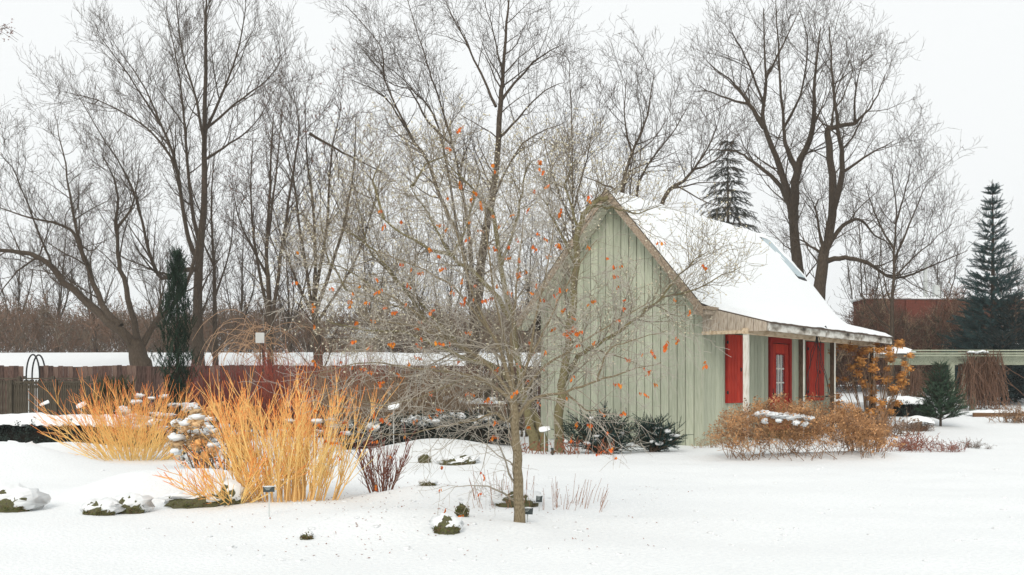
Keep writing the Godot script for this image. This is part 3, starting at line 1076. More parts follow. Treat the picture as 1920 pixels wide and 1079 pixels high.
	tree("vase_tree", "vase shaped bare tree with rusty seed heads, left of centre", "tree", 37.0, [
		[22.0, 12.0, 596.0, 690.0, 592.0, 620.0, 588.0, 560.0],
		[10.0, 2.0, 589.0, 600.0, 570.0, 480.0, 548.0, 330.0, 520.0, 220.0],
		[10.0, 2.0, 589.0, 570.0, 590.0, 420.0, 575.0, 300.0, 572.0, 190.0],
		[10.0, 2.0, 589.0, 560.0, 612.0, 430.0, 620.0, 300.0, 640.0, 200.0],
		[10.0, 2.0, 590.0, 590.0, 640.0, 440.0, 662.0, 320.0, 668.0, 215.0],
		[8.0, 2.0, 590.0, 610.0, 660.0, 500.0, 700.0, 390.0, 715.0, 310.0],
		[8.0, 2.0, 589.0, 600.0, 545.0, 500.0, 520.0, 420.0, 505.0, 360.0],
		[7.0, 2.0, 580.0, 250.0, 640.0, 285.0, 690.0, 310.0, 730.0, 330.0],
	], up, M.bark)
	berries(tips, get_child(get_child_count() - 1), 420, 0.035)
	var mid := P([2.9, 1.5, 0.8, 0.4], [2.0, 2.5, 3.0, 2.6], [0.28, 0.15, 0.15, 0.2], 0.45, 1.1, 0.16, 0.24, 0.06, 0.0054, dk, tp, 0.03)
	tree("forked_tree", "tall bare tree behind the pale twigs with several long leaning stems", "tree", 42.0, [
		[30.0, 2.5, 884.0, 690.0, 896.0, 560.0, 908.0, 450.0, 926.0, 350.0, 939.0, 189.0, 944.0, 133.0, 952.0, 20.0, 956.0, -15.0],
		[14.0, 2.0, 890.0, 620.0, 868.0, 470.0, 833.0, 389.0, 800.0, 300.0, 767.0, 250.0, 722.0, 150.0, 711.0, 83.0, 648.0, 10.0],
		[11.0, 2.0, 892.0, 600.0, 880.0, 440.0, 866.0, 355.0, 850.0, 272.0, 811.0, 150.0, 778.0, 50.0, 755.0, -30.0],
		[7.0, 2.0, 858.0, 440.0, 822.0, 239.0, 767.0, 161.0, 717.0, 117.0],
		[8.0, 2.0, 939.0, 190.0, 1000.0, 117.0, 1061.0, 80.0],
		[8.0, 2.0, 934.0, 260.0, 961.0, 235.0, 1011.0, 178.0, 1058.0, 155.0],
		[7.0, 2.0, 930.0, 200.0, 889.0, 111.0, 855.0, 44.0, 828.0, -10.0],
		[5.0, 2.0, 942.0, 140.0, 925.0, 60.0, 905.0, 0.0],
		[7.0, 2.0, 845.0, 270.0, 800.0, 225.0, 770.0, 170.0, 740.0, 160.0, 690.0, 130.0],
		[6.0, 2.0, 767.0, 250.0, 720.0, 180.0, 660.0, 150.0],
		[7.0, 2.0, 920.0, 380.0, 980.0, 270.0, 1060.0, 230.0],
	], mid, M.bark)
	tree("thin_tree", "thin straight bare tree rising left of the cottage peak", "tree", 39.0, [
		[9.0, 2.0, 1078.0, 690.0, 1077.0, 500.0, 1074.0, 380.0, 1072.0, 240.0, 1068.0, 115.0],
		[5.0, 2.0, 1074.0, 400.0, 1100.0, 300.0, 1115.0, 220.0],
		[5.0, 2.0, 1075.0, 420.0, 1040.0, 340.0, 1020.0, 260.0],
	], up, M.bark)
	tree("leaning_tree", "bare tree behind the cottage roof with stems leaning right", "tree", 38.0, [
		[22.0, 2.0, 1205.0, 690.0, 1208.0, 560.0, 1190.0, 440.0, 1167.0, 360.0, 1186.0, 290.0, 1214.0, 215.0, 1228.0, 130.0],
		[9.0, 2.0, 1206.0, 480.0, 1194.0, 362.0, 1222.0, 300.0, 1267.0, 240.0, 1300.0, 180.0],
		[14.0, 3.0, 1206.0, 560.0, 1245.0, 376.0, 1283.0, 339.0, 1317.0, 295.0, 1345.0, 235.0],
		[6.0, 2.0, 1300.0, 318.0, 1345.0, 300.0, 1385.0, 250.0],
		[6.0, 2.0, 1186.0, 290.0, 1170.0, 220.0, 1175.0, 150.0],
		[6.0, 2.0, 1170.0, 365.0, 1120.0, 340.0, 1090.0, 330.0],
	], mid, M.bark)
	tree("great_tree", "great bare tree behind the right end of the roof with thick dark trunk", "tree", 45.0, [
		[36.0, 3.0, 1503.0, 690.0, 1500.0, 560.0, 1495.0, 480.0, 1482.0, 383.0, 1464.0, 317.0, 1433.0, 233.0, 1436.0, 155.0, 1432.0, 15.0],
		[24.0, 3.0, 1488.0, 410.0, 1495.0, 320.0, 1525.0, 240.0, 1528.0, 150.0, 1539.0, 50.0],
		[15.0, 3.0, 1494.0, 318.0, 1476.0, 278.0, 1470.0, 239.0, 1461.0, 111.0, 1455.0, 0.0],
		[14.0, 2.0, 1484.0, 388.0, 1456.0, 340.0, 1411.0, 303.0, 1380.0, 285.0, 1330.0, 280.0],
		[13.0, 2.0, 1434.0, 240.0, 1405.0, 195.0, 1380.0, 160.0, 1330.0, 118.0],
		[7.0, 2.0, 1470.0, 240.0, 1500.0, 180.0, 1515.0, 90.0, 1500.0, 20.0],
		[7.0, 2.0, 1436.0, 150.0, 1470.0, 80.0, 1500.0, 20.0],
		[7.0, 2.0, 1434.0, 200.0, 1400.0, 110.0, 1370.0, 60.0],
		[7.0, 2.0, 1405.0, 195.0, 1350.0, 180.0, 1310.0, 160.0],
	], mid, M.bark)
	tree("crooked_tree", "crooked bare tree right of the great tree with long low arching limbs", "tree", 43.0, [
		[32.0, 7.0, 1530.0, 690.0, 1535.0, 560.0, 1545.0, 480.0, 1556.0, 440.0, 1563.0, 356.0, 1553.0, 252.0, 1560.0, 240.0, 1604.0, 232.0],
		[17.0, 3.0, 1560.0, 400.0, 1580.0, 320.0, 1572.0, 240.0, 1561.0, 150.0, 1556.0, 50.0],
		[13.0, 3.0, 1552.0, 465.0, 1580.0, 425.0, 1611.0, 412.0, 1640.0, 440.0, 1675.0, 462.0],
		[14.0, 2.0, 1548.0, 490.0, 1585.0, 484.0, 1625.0, 492.0, 1680.0, 522.0, 1750.0, 497.0, 1815.0, 470.0],
		[8.0, 2.0, 1582.0, 322.0, 1633.0, 289.0, 1680.0, 262.0],
		[8.0, 2.0, 1545.0, 470.0, 1530.0, 390.0, 1545.0, 370.0],
		[8.0, 2.0, 1545.0, 480.0, 1510.0, 455.0, 1470.0, 440.0],
		[7.0, 2.0, 1604.0, 232.0, 1605.0, 170.0, 1620.0, 110.0],
		[7.0, 2.0, 1604.0, 232.0, 1640.0, 190.0, 1660.0, 140.0],
		[6.0, 2.0, 1560.0, 240.0, 1570.0, 170.0, 1600.0, 100.0],
	], mid, M.bark)
	tree("garden_tree", "smaller bare tree with rounded crown between the cottage and blue spruce", "tree", 40.0, [
		[13.0, 2.0, 1672.0, 700.0, 1674.0, 600.0, 1676.0, 500.0, 1680.0, 400.0, 1672.0, 310.0],
		[6.0, 2.0, 1677.0, 490.0, 1715.0, 400.0, 1740.0, 340.0],
		[6.0, 2.0, 1678.0, 470.0, 1640.0, 400.0, 1625.0, 345.0],
		[5.0, 2.0, 1677.0, 520.0, 1730.0, 470.0, 1785.0, 420.0],
		[5.0, 2.0, 1679.0, 420.0, 1700.0, 350.0, 1710.0, 300.0],
	], mid, M.bark)
	# far row of small trees above the thicket
	var far := P([2.8, 1.4, 0.7], [1.9, 2.4, 2.3], [0.15, 0.1, 0.1], 0.35, 1.0, 0.25, 0.24, 0.05, 0.01, dk, tp)
	var spots := [[30.0, 470.0, "leftmost"], [105.0, 430.0, "second from left"], [180.0, 500.0, "third from left"], [300.0, 480.0, "behind the columnar juniper"], [450.0, 420.0, "between the tall trunk and upright tree"], [545.0, 440.0, "between the upright and vase trees"], [690.0, 400.0, "right of the vase tree"], [770.0, 420.0, "behind the pale twigs left part"], [840.0, 440.0, "behind the pale twigs middle part"], [985.0, 400.0, "just left of the cottage peak"], [1040.0, 430.0, "beside the cottage left eave"], [1620.0, 400.0, "behind the crooked tree"], [1760.0, 480.0, "left of the blue spruce"], [1905.0, 500.0, "right of the blue spruce"]]
	for s in spots:
		var px: float = s[0]
		var py: float = s[1]
		var d := R.randf_range(66.0, 80.0)
		var lean := R.randf_range(-20, 20)
		tree("small_tree", "small far bare tree, " + s[2], "tree", d, [
			[9.0, 2.0, px, 680.0, px + lean * 0.3, 590.0, px + lean, py],
			[5.0, 1.5, px, 640.0, px - 22.0, 560.0, px - 36.0, py + 30.0],
			[5.0, 1.5, px, 620.0, px + 25.0, 540.0, px + 34.0, py + 20.0],
			[4.0, 1.5, px, 600.0, px + 5.0, 540.0, px - 12.0, py + 10.0],
		], far, M.bark, "small bare trees along the far slope")
	# branch tip reaching in at the top left from a tree outside the frame
	tree("near_tree", "bare tree at left edge, brown leafed branch tip reaching in", "tree", 20.0, [
		[16.0, 8.0, -330.0, 840.0, -320.0, 500.0, -300.0, 200.0, -280.0, -100.0],
		[6.0, 1.5, -312.0, 360.0, -200.0, 160.0, -90.0, 80.0, -20.0, 60.0, 14.0, 52.0],
	], P([0.5], [1.6], [0.6], 0.4, 0.9, 0.1, 0.2, 0.0, 0.004, Color(1, 1, 1), Color(1, 0.9, 0.85)), M.bark)
	var nt := get_child(get_child_count() - 1)
	var lc := leaf_clump(5, 0.9)
	var xs: Array[Transform3D] = []
	var cs := PackedColorArray()
	for k in 16:
		xs.append(Transform3D(free_basis(0.045), at(R.randf_range(-6.0, 24.0), R.randf_range(30.0, 78.0), 20.0) - nt.position))
		cs.append(Color(0.2, 0.1, 0.08))
	scatter(nt, "leaves", lc, M.leafy, xs, cs)


func berries(where: PackedVector3Array, o: Node3D, n: int, s: float) -> void:
	var lc := leaf_clump(4, 1.1)
	var xs: Array[Transform3D] = []
	var cs := PackedColorArray()
	for k in mini(n, where.size()):
		xs.append(Transform3D(free_basis(s * R.randf_range(0.7, 1.4)), where[R.randi() % where.size()]))
		cs.append(Color(0.2, 0.1, 0.07))
	scatter(o, "seed_heads", lc, M.leafy, xs, cs)


# ---------------------------------------------------------------- the two trees before the cottage
func build_front_trees() -> void:
	R.seed = 61
	# many-stemmed tree beside the gable, full of pale buds
	var bud := P([1.3, 0.66, 0.32], [6.0, 7.5, 9.0], [0.2, 0.1, 0.1], 0.4, 1.1, 0.16, 0.3, 0.03, 0.0036, Color(0.15, 0.122, 0.085), Color(0.28, 0.235, 0.17), 0.03)
	bud.twig = M.stem
	bud.col2 = Color(0.8, 0.79, 0.72)
	tree("budded_tree", "many stemmed mossy tree with pale buds beside the gable wall", "tree", 19.0, [
		[22.0, 8.0, 1004.0, 830.0, 985.0, 770.0, 975.0, 690.0, 960.0, 600.0, 940.0, 500.0, 925.0, 400.0],
		[24.0, 9.0, 1048.0, 828.0, 1050.0, 760.0, 1060.0, 690.0, 1070.0, 600.0, 1078.0, 520.0, 1085.0, 430.0, 1108.0, 385.0, 1140.0, 370.0],
		[13.0, 3.0, 1052.0, 720.0, 1085.0, 670.0, 1130.0, 640.0, 1190.0, 600.0, 1240.0, 560.0, 1310.0, 540.0, 1390.0, 500.0],
		[20.0, 4.0, 1020.0, 826.0, 990.0, 760.0, 930.0, 690.0, 860.0, 650.0, 800.0, 600.0, 730.0, 570.0, 650.0, 545.0],
		[12.0, 3.0, 930.0, 690.0, 840.0, 660.0, 760.0, 625.0, 690.0, 620.0, 610.0, 600.0],
		[14.0, 3.0, 960.0, 600.0, 900.0, 520.0, 850.0, 480.0, 800.0, 400.0, 770.0, 350.0],
		[10.0, 3.0, 850.0, 480.0, 790.0, 460.0, 720.0, 410.0, 690.0, 350.0],
		[9.0, 3.0, 800.0, 600.0, 740.0, 520.0, 690.0, 460.0, 640.0, 430.0],
		[8.0, 3.0, 925.0, 400.0, 870.0, 340.0, 830.0, 290.0],
		[9.0, 3.0, 940.0, 500.0, 970.0, 400.0, 985.0, 330.0, 1000.0, 300.0],
		[9.0, 3.0, 1080.0, 500.0, 1040.0, 420.0, 1010.0, 360.0],
		[7.0, 2.5, 1110.0, 385.0, 1150.0, 390.0, 1200.0, 400.0, 1240.0, 385.0],
		[6.0, 2.5, 730.0, 570.0, 640.0, 500.0, 560.0, 500.0],
		[6.0, 2.5, 1240.0, 560.0, 1290.0, 500.0, 1330.0, 470.0],
		[9.0, 2.5, 860.0, 650.0, 780.0, 560.0, 700.0, 480.0, 670.0, 380.0],
		[8.0, 2.5, 720.0, 410.0, 700.0, 340.0, 720.0, 290.0],
		[8.0, 2.5, 850.0, 480.0, 880.0, 400.0, 900.0, 320.0],
		[7.0, 2.5, 1085.0, 430.0, 1060.0, 350.0, 1080.0, 300.0],
		[7.0, 2.5, 650.0, 545.0, 610.0, 470.0, 600.0, 400.0],
		[7.0, 2.5, 770.0, 350.0, 800.0, 310.0, 850.0, 280.0],
	], bud, M.bark_moss)
	var bt := get_child(get_child_count() - 1)
	var bb := Buf.new()
	blob(bb, Vector3.ZERO, Vector3(1, 1.5, 1), 0.0, 6, Color(0.62, 0.57, 0.43))
	var xs: Array[Transform3D] = []
	for k in tips.size():
		if R.randf() < 0.4:
			xs.append(Transform3D(free_basis(R.randf_range(0.009, 0.016)), tips[k]))
	scatter(bt, "buds", bb.mesh(), M.leafy, xs)

	# young tree in front: straight trunk, silvery twigs, dead orange leaves
	var sil := P([0.82, 0.45, 0.22], [8.2, 9.0, 8.2], [0.12, 0.1, 0.1], 0.5, 1.25, 0.05, 0.34, -0.02, 0.002, Color(0.24, 0.2, 0.145), Color(0.47, 0.44, 0.385), 0.008)
	sil.twig = M.stem
	sil.col2 = Color(0.85, 0.83, 0.78)
	tree("young_tree", "young tree in front with slim straight trunk, silvery twigs and orange leaves", "tree", 8.95, [
		[21.0, 15.0, 975.0, 991.0, 972.0, 900.0, 968.0, 830.0, 965.0, 770.0, 962.0, 740.0],
		[10.0, 2.5, 968.0, 785.0, 1005.0, 748.0, 1060.0, 735.0, 1120.0, 715.0, 1180.0, 695.0, 1240.0, 680.0],
		[11.0, 3.0, 963.0, 760.0, 935.0, 730.0, 880.0, 705.0, 820.0, 695.0, 760.0, 690.0, 690.0, 680.0, 600.0, 700.0],
		[9.0, 2.5, 963.0, 775.0, 950.0, 790.0, 925.0, 775.0, 890.0, 790.0, 830.0, 800.0, 760.0, 815.0, 700.0, 812.0],
		[11.0, 2.5, 962.0, 745.0, 940.0, 660.0, 900.0, 600.0, 850.0, 540.0, 780.0, 500.0, 700.0, 470.0],
		[11.0, 2.5, 962.0, 742.0, 958.0, 660.0, 965.0, 570.0, 975.0, 470.0, 985.0, 380.0],
		[10.0, 2.5, 964.0, 745.0, 990.0, 680.0, 1030.0, 600.0, 1070.0, 520.0, 1120.0, 450.0],
		[9.0, 2.5, 965.0, 765.0, 1010.0, 700.0, 1080.0, 650.0, 1160.0, 600.0, 1230.0, 560.0],
		[9.0, 2.5, 962.0, 750.0, 920.0, 690.0, 850.0, 640.0, 760.0, 610.0, 680.0, 600.0],
		[8.0, 2.5, 940.0, 660.0, 890.0, 560.0, 860.0, 450.0, 830.0, 380.0],
		[8.0, 2.5, 962.0, 700.0, 930.0, 560.0, 915.0, 460.0, 910.0, 370.0],
		[7.0, 2.5, 990.0, 680.0, 1010.0, 570.0, 1030.0, 480.0, 1040.0, 400.0],
		[6.0, 2.0, 880.0, 705.0, 800.0, 740.0, 720.0, 760.0, 640.0, 740.0],
		[6.0, 2.0, 1060.0, 735.0, 1100.0, 770.0, 1140.0, 765.0],
		[5.0, 2.0, 850.0, 640.0, 740.0, 560.0, 650.0, 530.0, 570.0, 540.0],
		[5.0, 2.0, 1120.0, 715.0, 1140.0, 660.0, 1180.0, 640.0, 1250.0, 620.0],
	], sil, M.bark_grey)
	var yt := get_child(get_child_count() - 1)
	var lf := curled_leaf()
	var lx: Array[Transform3D] = []
	var lcx := PackedColorArray()
	for k in 210:
		var p := tips[R.randi() % tips.size()]
		var n := 2 + R.randi() % 5
		var run := Vector3(R.randf_range(-1, 1), R.randf_range(-0.8, 0.3), R.randf_range(-1, 1)).normalized()
		for j in n:
			var hang := Vector3(R.randf_range(-0.5, 0.5), -1, R.randf_range(-0.5, 0.5))
			lx.append(Transform3D(along(hang, R.randf_range(0.022, 0.042), R.randf() * 6.0), p + run * 0.014 * j + Vector3(R.randf_range(-1, 1), R.randf_range(-1, 1), R.randf_range(-1, 1)) * 0.006))
			var g := R.randf_range(0.7, 1.25)
			lcx.append(Color(0.58 * g, 0.155 * g * R.randf_range(0.7, 1.4), 0.03 * g))
	scatter(yt, "leaves", lf, M.leafy, lx, lcx)


func curled_leaf() -> ArrayMesh:
	var b := Buf.new()
	var rows := []
	for k in 5:
		var u := k / 4.0
		var w := sin(PI * clampf(u * 0.95 + 0.03, 0, 1)) * 0.36
		rows.append([Vector3(-w, u, 0.3 * w + 0.25 * u * u), Vector3(0, u, 0.25 * u * u - 0.05), Vector3(w, u, 0.5 * w + 0.25 * u * u)])
	for k in 4:
		for j in 2:
			b.quad(rows[k][j], rows[k][j + 1], rows[k + 1][j + 1], rows[k + 1][j])
	return b.mesh()


# ---------------------------------------------------------------- dogwoods
func dogwood(label: String, foot: Vector3, n: int, rad: float, h: float, lean0: float, lean1: float, cols: Array, squash := 0.6, group := "") -> Node3D:
	var o := thing("dogwood_shrub", label, "shrub", foot, group)
	var b := Buf.new()
	var c0: Color = cols[0]
	var c1: Color = cols[1]
	var c2: Color = cols[2]
	for k in n:
		var an := R.randf() * TAU
		var rr := sqrt(R.randf())
		var root := Vector3(cos(an) * rr * rad, 0, sin(an) * rr * rad * squash)
		root.y = lie(foot.x + root.x, foot.z + root.z) - foot.y - 0.04
		var tilt := lerpf(lean0, lean1, rr * R.randf_range(0.6, 1.1)) 
		var a2 := an + R.randf_range(-0.5, 0.5)
		var dir := Vector3(cos(a2) * sin(tilt), cos(tilt), sin(a2) * sin(tilt))
		var L := h * R.randf_range(0.6, 1.08) * (1.0 + 0.25 * sin(tilt))
		var st := walk(root, dir, L, 6, 0.1, 0.05)
		var k0 := c0 * R.randf_range(0.8, 1.12)
		var e0 := c2 * R.randf_range(0.85, 1.1)
		tube(b, st.slice(0, 5), R.randf_range(0.006, 0.0085), 0.0045, 4, k0, k0.lerp(c1, 0.7))
		tube(b, st.slice(4), 0.0045, 0.003, 4, k0.lerp(c1, 0.7), e0)
		for j in 6 + R.randi() % 4:
			var i := 1 + R.randi() % 5
			var u := i / 6.0
			var t := (st[i] - st[i - 1]).normalized()
			var d2 := (t + any_perp(t) * R.randf_range(0.3, 0.75) + Vector3.UP * 0.15).normalized()
			var tw := walk(st[i], d2, L * R.randf_range(0.2, 0.42), 4, 0.1, 0.06)
			tube(b, tw, 0.0048, 0.0025, 3, k0.lerp(c1, u), c1.lerp(c2, clampf(u * 1.5 - 0.4, 0.0, 1.0)))
			if R.randf() < 0.6:
				var d3 := ((tw[2] - tw[1]).normalized() + any_perp(t) * 0.45).normalized()
				tube(b, walk(tw[2], d3, L * 0.16, 3, 0.1, 0.05), 0.0035, 0.0022, 3, c1, c2)
	part(o, "stems", b.mesh(), M.stem).set_meta("kind", "stuff")
	return o


func build_dogwoods() -> void:
	R.seed = 71
	var gold := [Color(0.98, 0.72, 0.31), Color(0.99, 0.64, 0.22), Color(0.82, 0.19, 0.045)]
	dogwood("low orange stemmed dogwood shrub splaying wide at left beside the snowy hedge", on(250, 17.3), 135, 0.62, 1.2, 0.1, 1.15, gold, 0.5)
	dogwood("big golden orange dogwood shrub in the middle with red tips", on(540, 10.9), 112, 0.52, 1.16, 0.04, 0.46, [Color(0.86, 0.54, 0.22), Color(1.0, 0.77, 0.31), Color(0.86, 0.24, 0.05)], 0.55)
	var low := dogwood("orange dogwood shoots lying low over a dark rock left of the golden shrub", on(440, 10.6), 34, 0.12, 0.62, 0.5, 1.3, gold, 0.6)
	low.rotation.y = 0.0
	dogwood("dark red stemmed dogwood shrub before the brown fence", on(470, 25.5), 170, 1.5, 1.75, 0.05, 0.5, [Color(0.15, 0.07, 0.05), Color(0.22, 0.055, 0.045), Color(0.3, 0.055, 0.045)], 0.4)
	dogwood("tall red twigged dogwood shrub before the fence, behind the golden shrub", on(590, 24.5), 140, 1.1, 1.8, 0.05, 0.55, [Color(0.18, 0.09, 0.06), Color(0.3, 0.08, 0.05), Color(0.38, 0.07, 0.045)], 0.4)
	dogwood("tan grey thicket shrub below the silvery twigs before the picket fence", on(745, 22.0), 260, 1.25, 1.6, 0.1, 0.7, [Color(0.3, 0.22, 0.14), Color(0.33, 0.25, 0.17), Color(0.35, 0.22, 0.14)], 0.4)
	dogwood("thin reddish brown twig shrub right of the golden dogwood", on(715, 11.6), 22, 0.12, 0.62, 0.1, 0.55, [Color(0.2, 0.09, 0.06), Color(0.24, 0.1, 0.07), Color(0.22, 0.07, 0.06)], 0.7)
	# weeping tan twigs
	var o := thing("weeping_shrub", "tan weeping twigs drooping around the white board", "shrub", on(490, 34.0))
	var b := Buf.new()
	for k in 70:
		var a := R.randf() * TAU
		var top := Vector3(R.randf_range(-0.5, 0.5), R.randf_range(1.9, 3.1), R.randf_range(-0.4, 0.4))
		var out := walk(top, Vector3(cos(a) * 0.7, 0.8, sin(a) * 0.7), R.randf_range(1.2, 3.2), 9, 0.25, -0.36)
		tube(b, out, 0.012, 0.006, 3, Color(0.42, 0.26, 0.15), Color(0.5, 0.32, 0.2))
	part(o, "twigs", b.mesh(), M.stem)
	var tb := Buf.new()
	tube(tb, PackedVector3Array([Vector3(0.1, -0.2, 0), Vector3(0.15, 1.2, 0), Vector3(0.0, 2.9, 0)]), 0.09, 0.04, 7)
	part(o, "trunk", tb.mesh(), M.bark)
	# flower heads, tan, beside the golden shrub
	hydrangea("dead hydrangea with cream flower heads between the two orange dogwoods", on(385, 14.6), 0.85, 0.4, 16, Color(0.72, 0.5, 0.28), 0.1, true)
	hydrangea("dead hydrangea with tan flower heads behind the golden dogwood", on(430, 14.2), 0.95, 0.45, 20, Color(0.7, 0.38, 0.14), 0.1, false)
	hydrangea("tall hydrangea with amber flower heads beyond the last porch post", on(1638, 26.0), 2.15, 1.1, 62, Color(0.6, 0.29, 0.085), 0.115, false)


func hydrangea(label: String, foot: Vector3, h: float, rad: float, n: int, col: Color, size: float, snowy: bool) -> void:
	var o := thing("hydrangea", label, "shrub", foot)
	var heads := []
	for k in 2:
		var hbf := Buf.new()
		blob(hbf, Vector3.ZERO, Vector3(0.55, 0.55, 0.55), 0.6, 12)
		var hs := SurfaceTool.new()
		hs.append_from(hbf.mesh(), 0, Transform3D())
		hs.append_from(leaf_clump(80, 0.55), 0, Transform3D(Basis().scaled(Vector3(1.05, 1.05, 1.05)), Vector3.ZERO))
		heads.append(hs.commit())
	var b := Buf.new()
	var mats := []
	for k in 3:
		var g := 0.82 + k * 0.16
		mats.append(mat((col * g).linear_to_srgb(), 0.95, true))
	for k in n:
		var an := R.randf() * TAU
		var rr := sqrt(R.randf()) * rad
		var p := Vector3(cos(an) * rr, h * R.randf_range(0.12, 1.0), sin(an) * rr * 0.7)
		var root := Vector3(p.x * 0.35, -0.05, p.z * 0.35)
		var ln := smooth_line(PackedVector3Array([root, root.lerp(p, 0.5) + Vector3(R.randf_range(-0.1, 0.1), 0.08, R.randf_range(-0.08, 0.08)), p]), 4)
		tube(b, ln, 0.013, 0.006, 5, Color(0.13, 0.09, 0.06), Color(0.25, 0.15, 0.08))
		var s := size * R.randf_range(0.75, 1.25)
		part(o, "flower_head", heads[k % 2], mats[R.randi() % 3], Transform3D(Basis(Vector3.UP, R.randf() * 6.0).scaled(Vector3(s * 1.15, s * 0.85, s * 1.15)), p))
		if snowy and R.randf() < 0.6:
			var sb := Buf.new()
			blob(sb, Vector3.ZERO, Vector3(s * 1.0, s * 0.45, s), 0.4, 10)
			part(o, "snow_cap", sb.mesh(), M.cap, Transform3D(Basis(), p + Vector3(0, s * 0.75, 0)))
	part(o, "stems", b.mesh(), M.stem)


# ---------------------------------------------------------------- clipped hedges, evergreens, dry bush
func leafy_body(o: Node3D, called: String, mesh: Mesh, pts: PackedVector3Array, s: float, col: Color, var_ := 0.3, updir := false) -> void:
	var xs: Array[Transform3D] = []
	var cs := PackedColorArray()
	for p in pts:
		var bs := free_basis(s * R.randf_range(0.8, 1.25)) if not updir else along(Vector3(R.randf_range(-0.7, 0.7), 1, R.randf_range(-0.7, 0.7)), s * R.randf_range(0.8, 1.25), R.randf() * 6.0)
		xs.append(Transform3D(bs, p))
		var g := 1.0 + R.randf_range(-var_, var_)
		cs.append(Color(col.r * g, col.g * g, col.b * g))
	scatter(o, called, mesh, M.leafy, xs, cs)


func hedge(label: String, px0: float, px1: float, d0: float, d1: float, h: float, wide: float, patchy: float) -> void:
	var a := on(px0, d0)
	var c := on(px1, d1)
	var o := thing("hedge", label, "hedge", a)
	var dir := c - a
	var L := dir.length()
	dir /= L
	var s := dir.cross(Vector3.UP).normalized()
	var lc := leaf_clump(16, 0.45)
	var pts := PackedVector3Array()
	for k in int(L * 150):
		var u := R.randf() * L
		var hh := R.randf()
		var ww := R.randf_range(-0.5, 0.5)
		if R.randf() < 0.7:
			ww = 0.5 if R.randf() < 0.7 else -0.5
		else:
			hh = 1.0
		var q := dir * u + s * ww * wide
		q.y = lie(a.x + q.x, a.z + q.z) - a.y + hh * h
		pts.append(q + Vector3(R.randf_range(-1, 1), R.randf_range(-1, 1), R.randf_range(-1, 1)) * 0.04)
	leafy_body(o, "foliage", lc, pts, 0.085, Color(0.035, 0.05, 0.042), 0.35)
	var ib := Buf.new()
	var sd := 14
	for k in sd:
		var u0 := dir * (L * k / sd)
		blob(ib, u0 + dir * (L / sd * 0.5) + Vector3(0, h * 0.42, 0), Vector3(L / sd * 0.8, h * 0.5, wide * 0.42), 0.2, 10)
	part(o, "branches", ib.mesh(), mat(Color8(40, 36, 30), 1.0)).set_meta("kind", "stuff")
	if patchy <= 0.0:
		var ln := PackedVector3Array()
		for k in 9:
			var q := dir * (L * k / 8.0)
			q.y = lie(a.x + q.x, a.z + q.z) - a.y + h + 0.0
			ln.append(q)
		part(o, "snow_cap", snow_bank(ln, wide * 1.25, 0.16, 0.06), M.cap)
	else:
		for k in int(L * patchy):
			var q := dir * R.randf() * L + s * wide * R.randf_range(-0.5, 0.55)
			q.y = lie(a.x + q.x, a.z + q.z) - a.y + h * R.randf_range(0.7, 1.05)
			var sb := Buf.new()
			blob(sb, Vector3.ZERO, Vector3(R.randf_range(0.06, 0.2), R.randf_range(0.04, 0.08), R.randf_range(0.06, 0.16)), 0.5, 12)
			part(o, "snow_patch", sb.mesh(), M.cap, Transform3D(Basis(Vector3.UP, R.randf() * 6.0), q))


func yew(label: String, foot: Vector3, w: float, h: float, n: int, snow: int) -> void:
	var o := thing("yew_shrub", label, "shrub", foot)
	var nb := Buf.new()
	var sp := needle_spray(34, 0.2, 0.022)
	var xs: Array[Transform3D] = []
	var cs := PackedColorArray()
	for k in n:
		var an := R.randf() * TAU
		var tilt := R.randf_range(0.2, 1.35)
		var dir := Vector3(cos(an) * sin(tilt), cos(tilt), sin(an) * sin(tilt) * 0.8)
		var L := h * R.randf_range(0.7, 1.1) * (1.0 + (w / h - 1.0) * sin(tilt))
		var br := walk(Vector3(R.randf_range(-0.1, 0.1) * w, 0, R.randf_range(-0.1, 0.1)), dir, L, 6, 0.12, 0.03)
		tube(nb, br, 0.012, 0.004, 4, Color(0.1, 0.07, 0.05), Color(0.1, 0.08, 0.05))
		for j in 9:
			var i := 1 + R.randi() % 5
			var t := (br[i + 1] - br[i]).normalized()
			var p := br[i].lerp(br[i + 1], R.randf())
			xs.append(Transform3D(along(t + any_perp(t) * 0.8, R.randf_range(0.14, 0.24), R.randf() * 6.0), p))
			var g := R.randf_range(0.7, 1.4)
			cs.append(Color(0.022 * g, 0.05 * g, 0.045 * g))
	part(o, "branches", nb.mesh(), M.stem)
	scatter(o, "needles", sp, M.leafy, xs, cs)
	for k in snow:
		var q: Vector3 = xs[R.randi() % xs.size()].origin
		if q.z < -0.1:
			q.z = -q.z * 0.6
		var sb := Buf.new()
		blob(sb, Vector3.ZERO, Vector3(R.randf_range(0.04, 0.12), R.randf_range(0.02, 0.045), R.randf_range(0.04, 0.08)), 0.5, 10)
		part(o, "snow_patch", sb.mesh(), M.cap, Transform3D(Basis(Vector3.UP, R.randf() * 6.0), q + Vector3(0, 0.03, 0.03)))


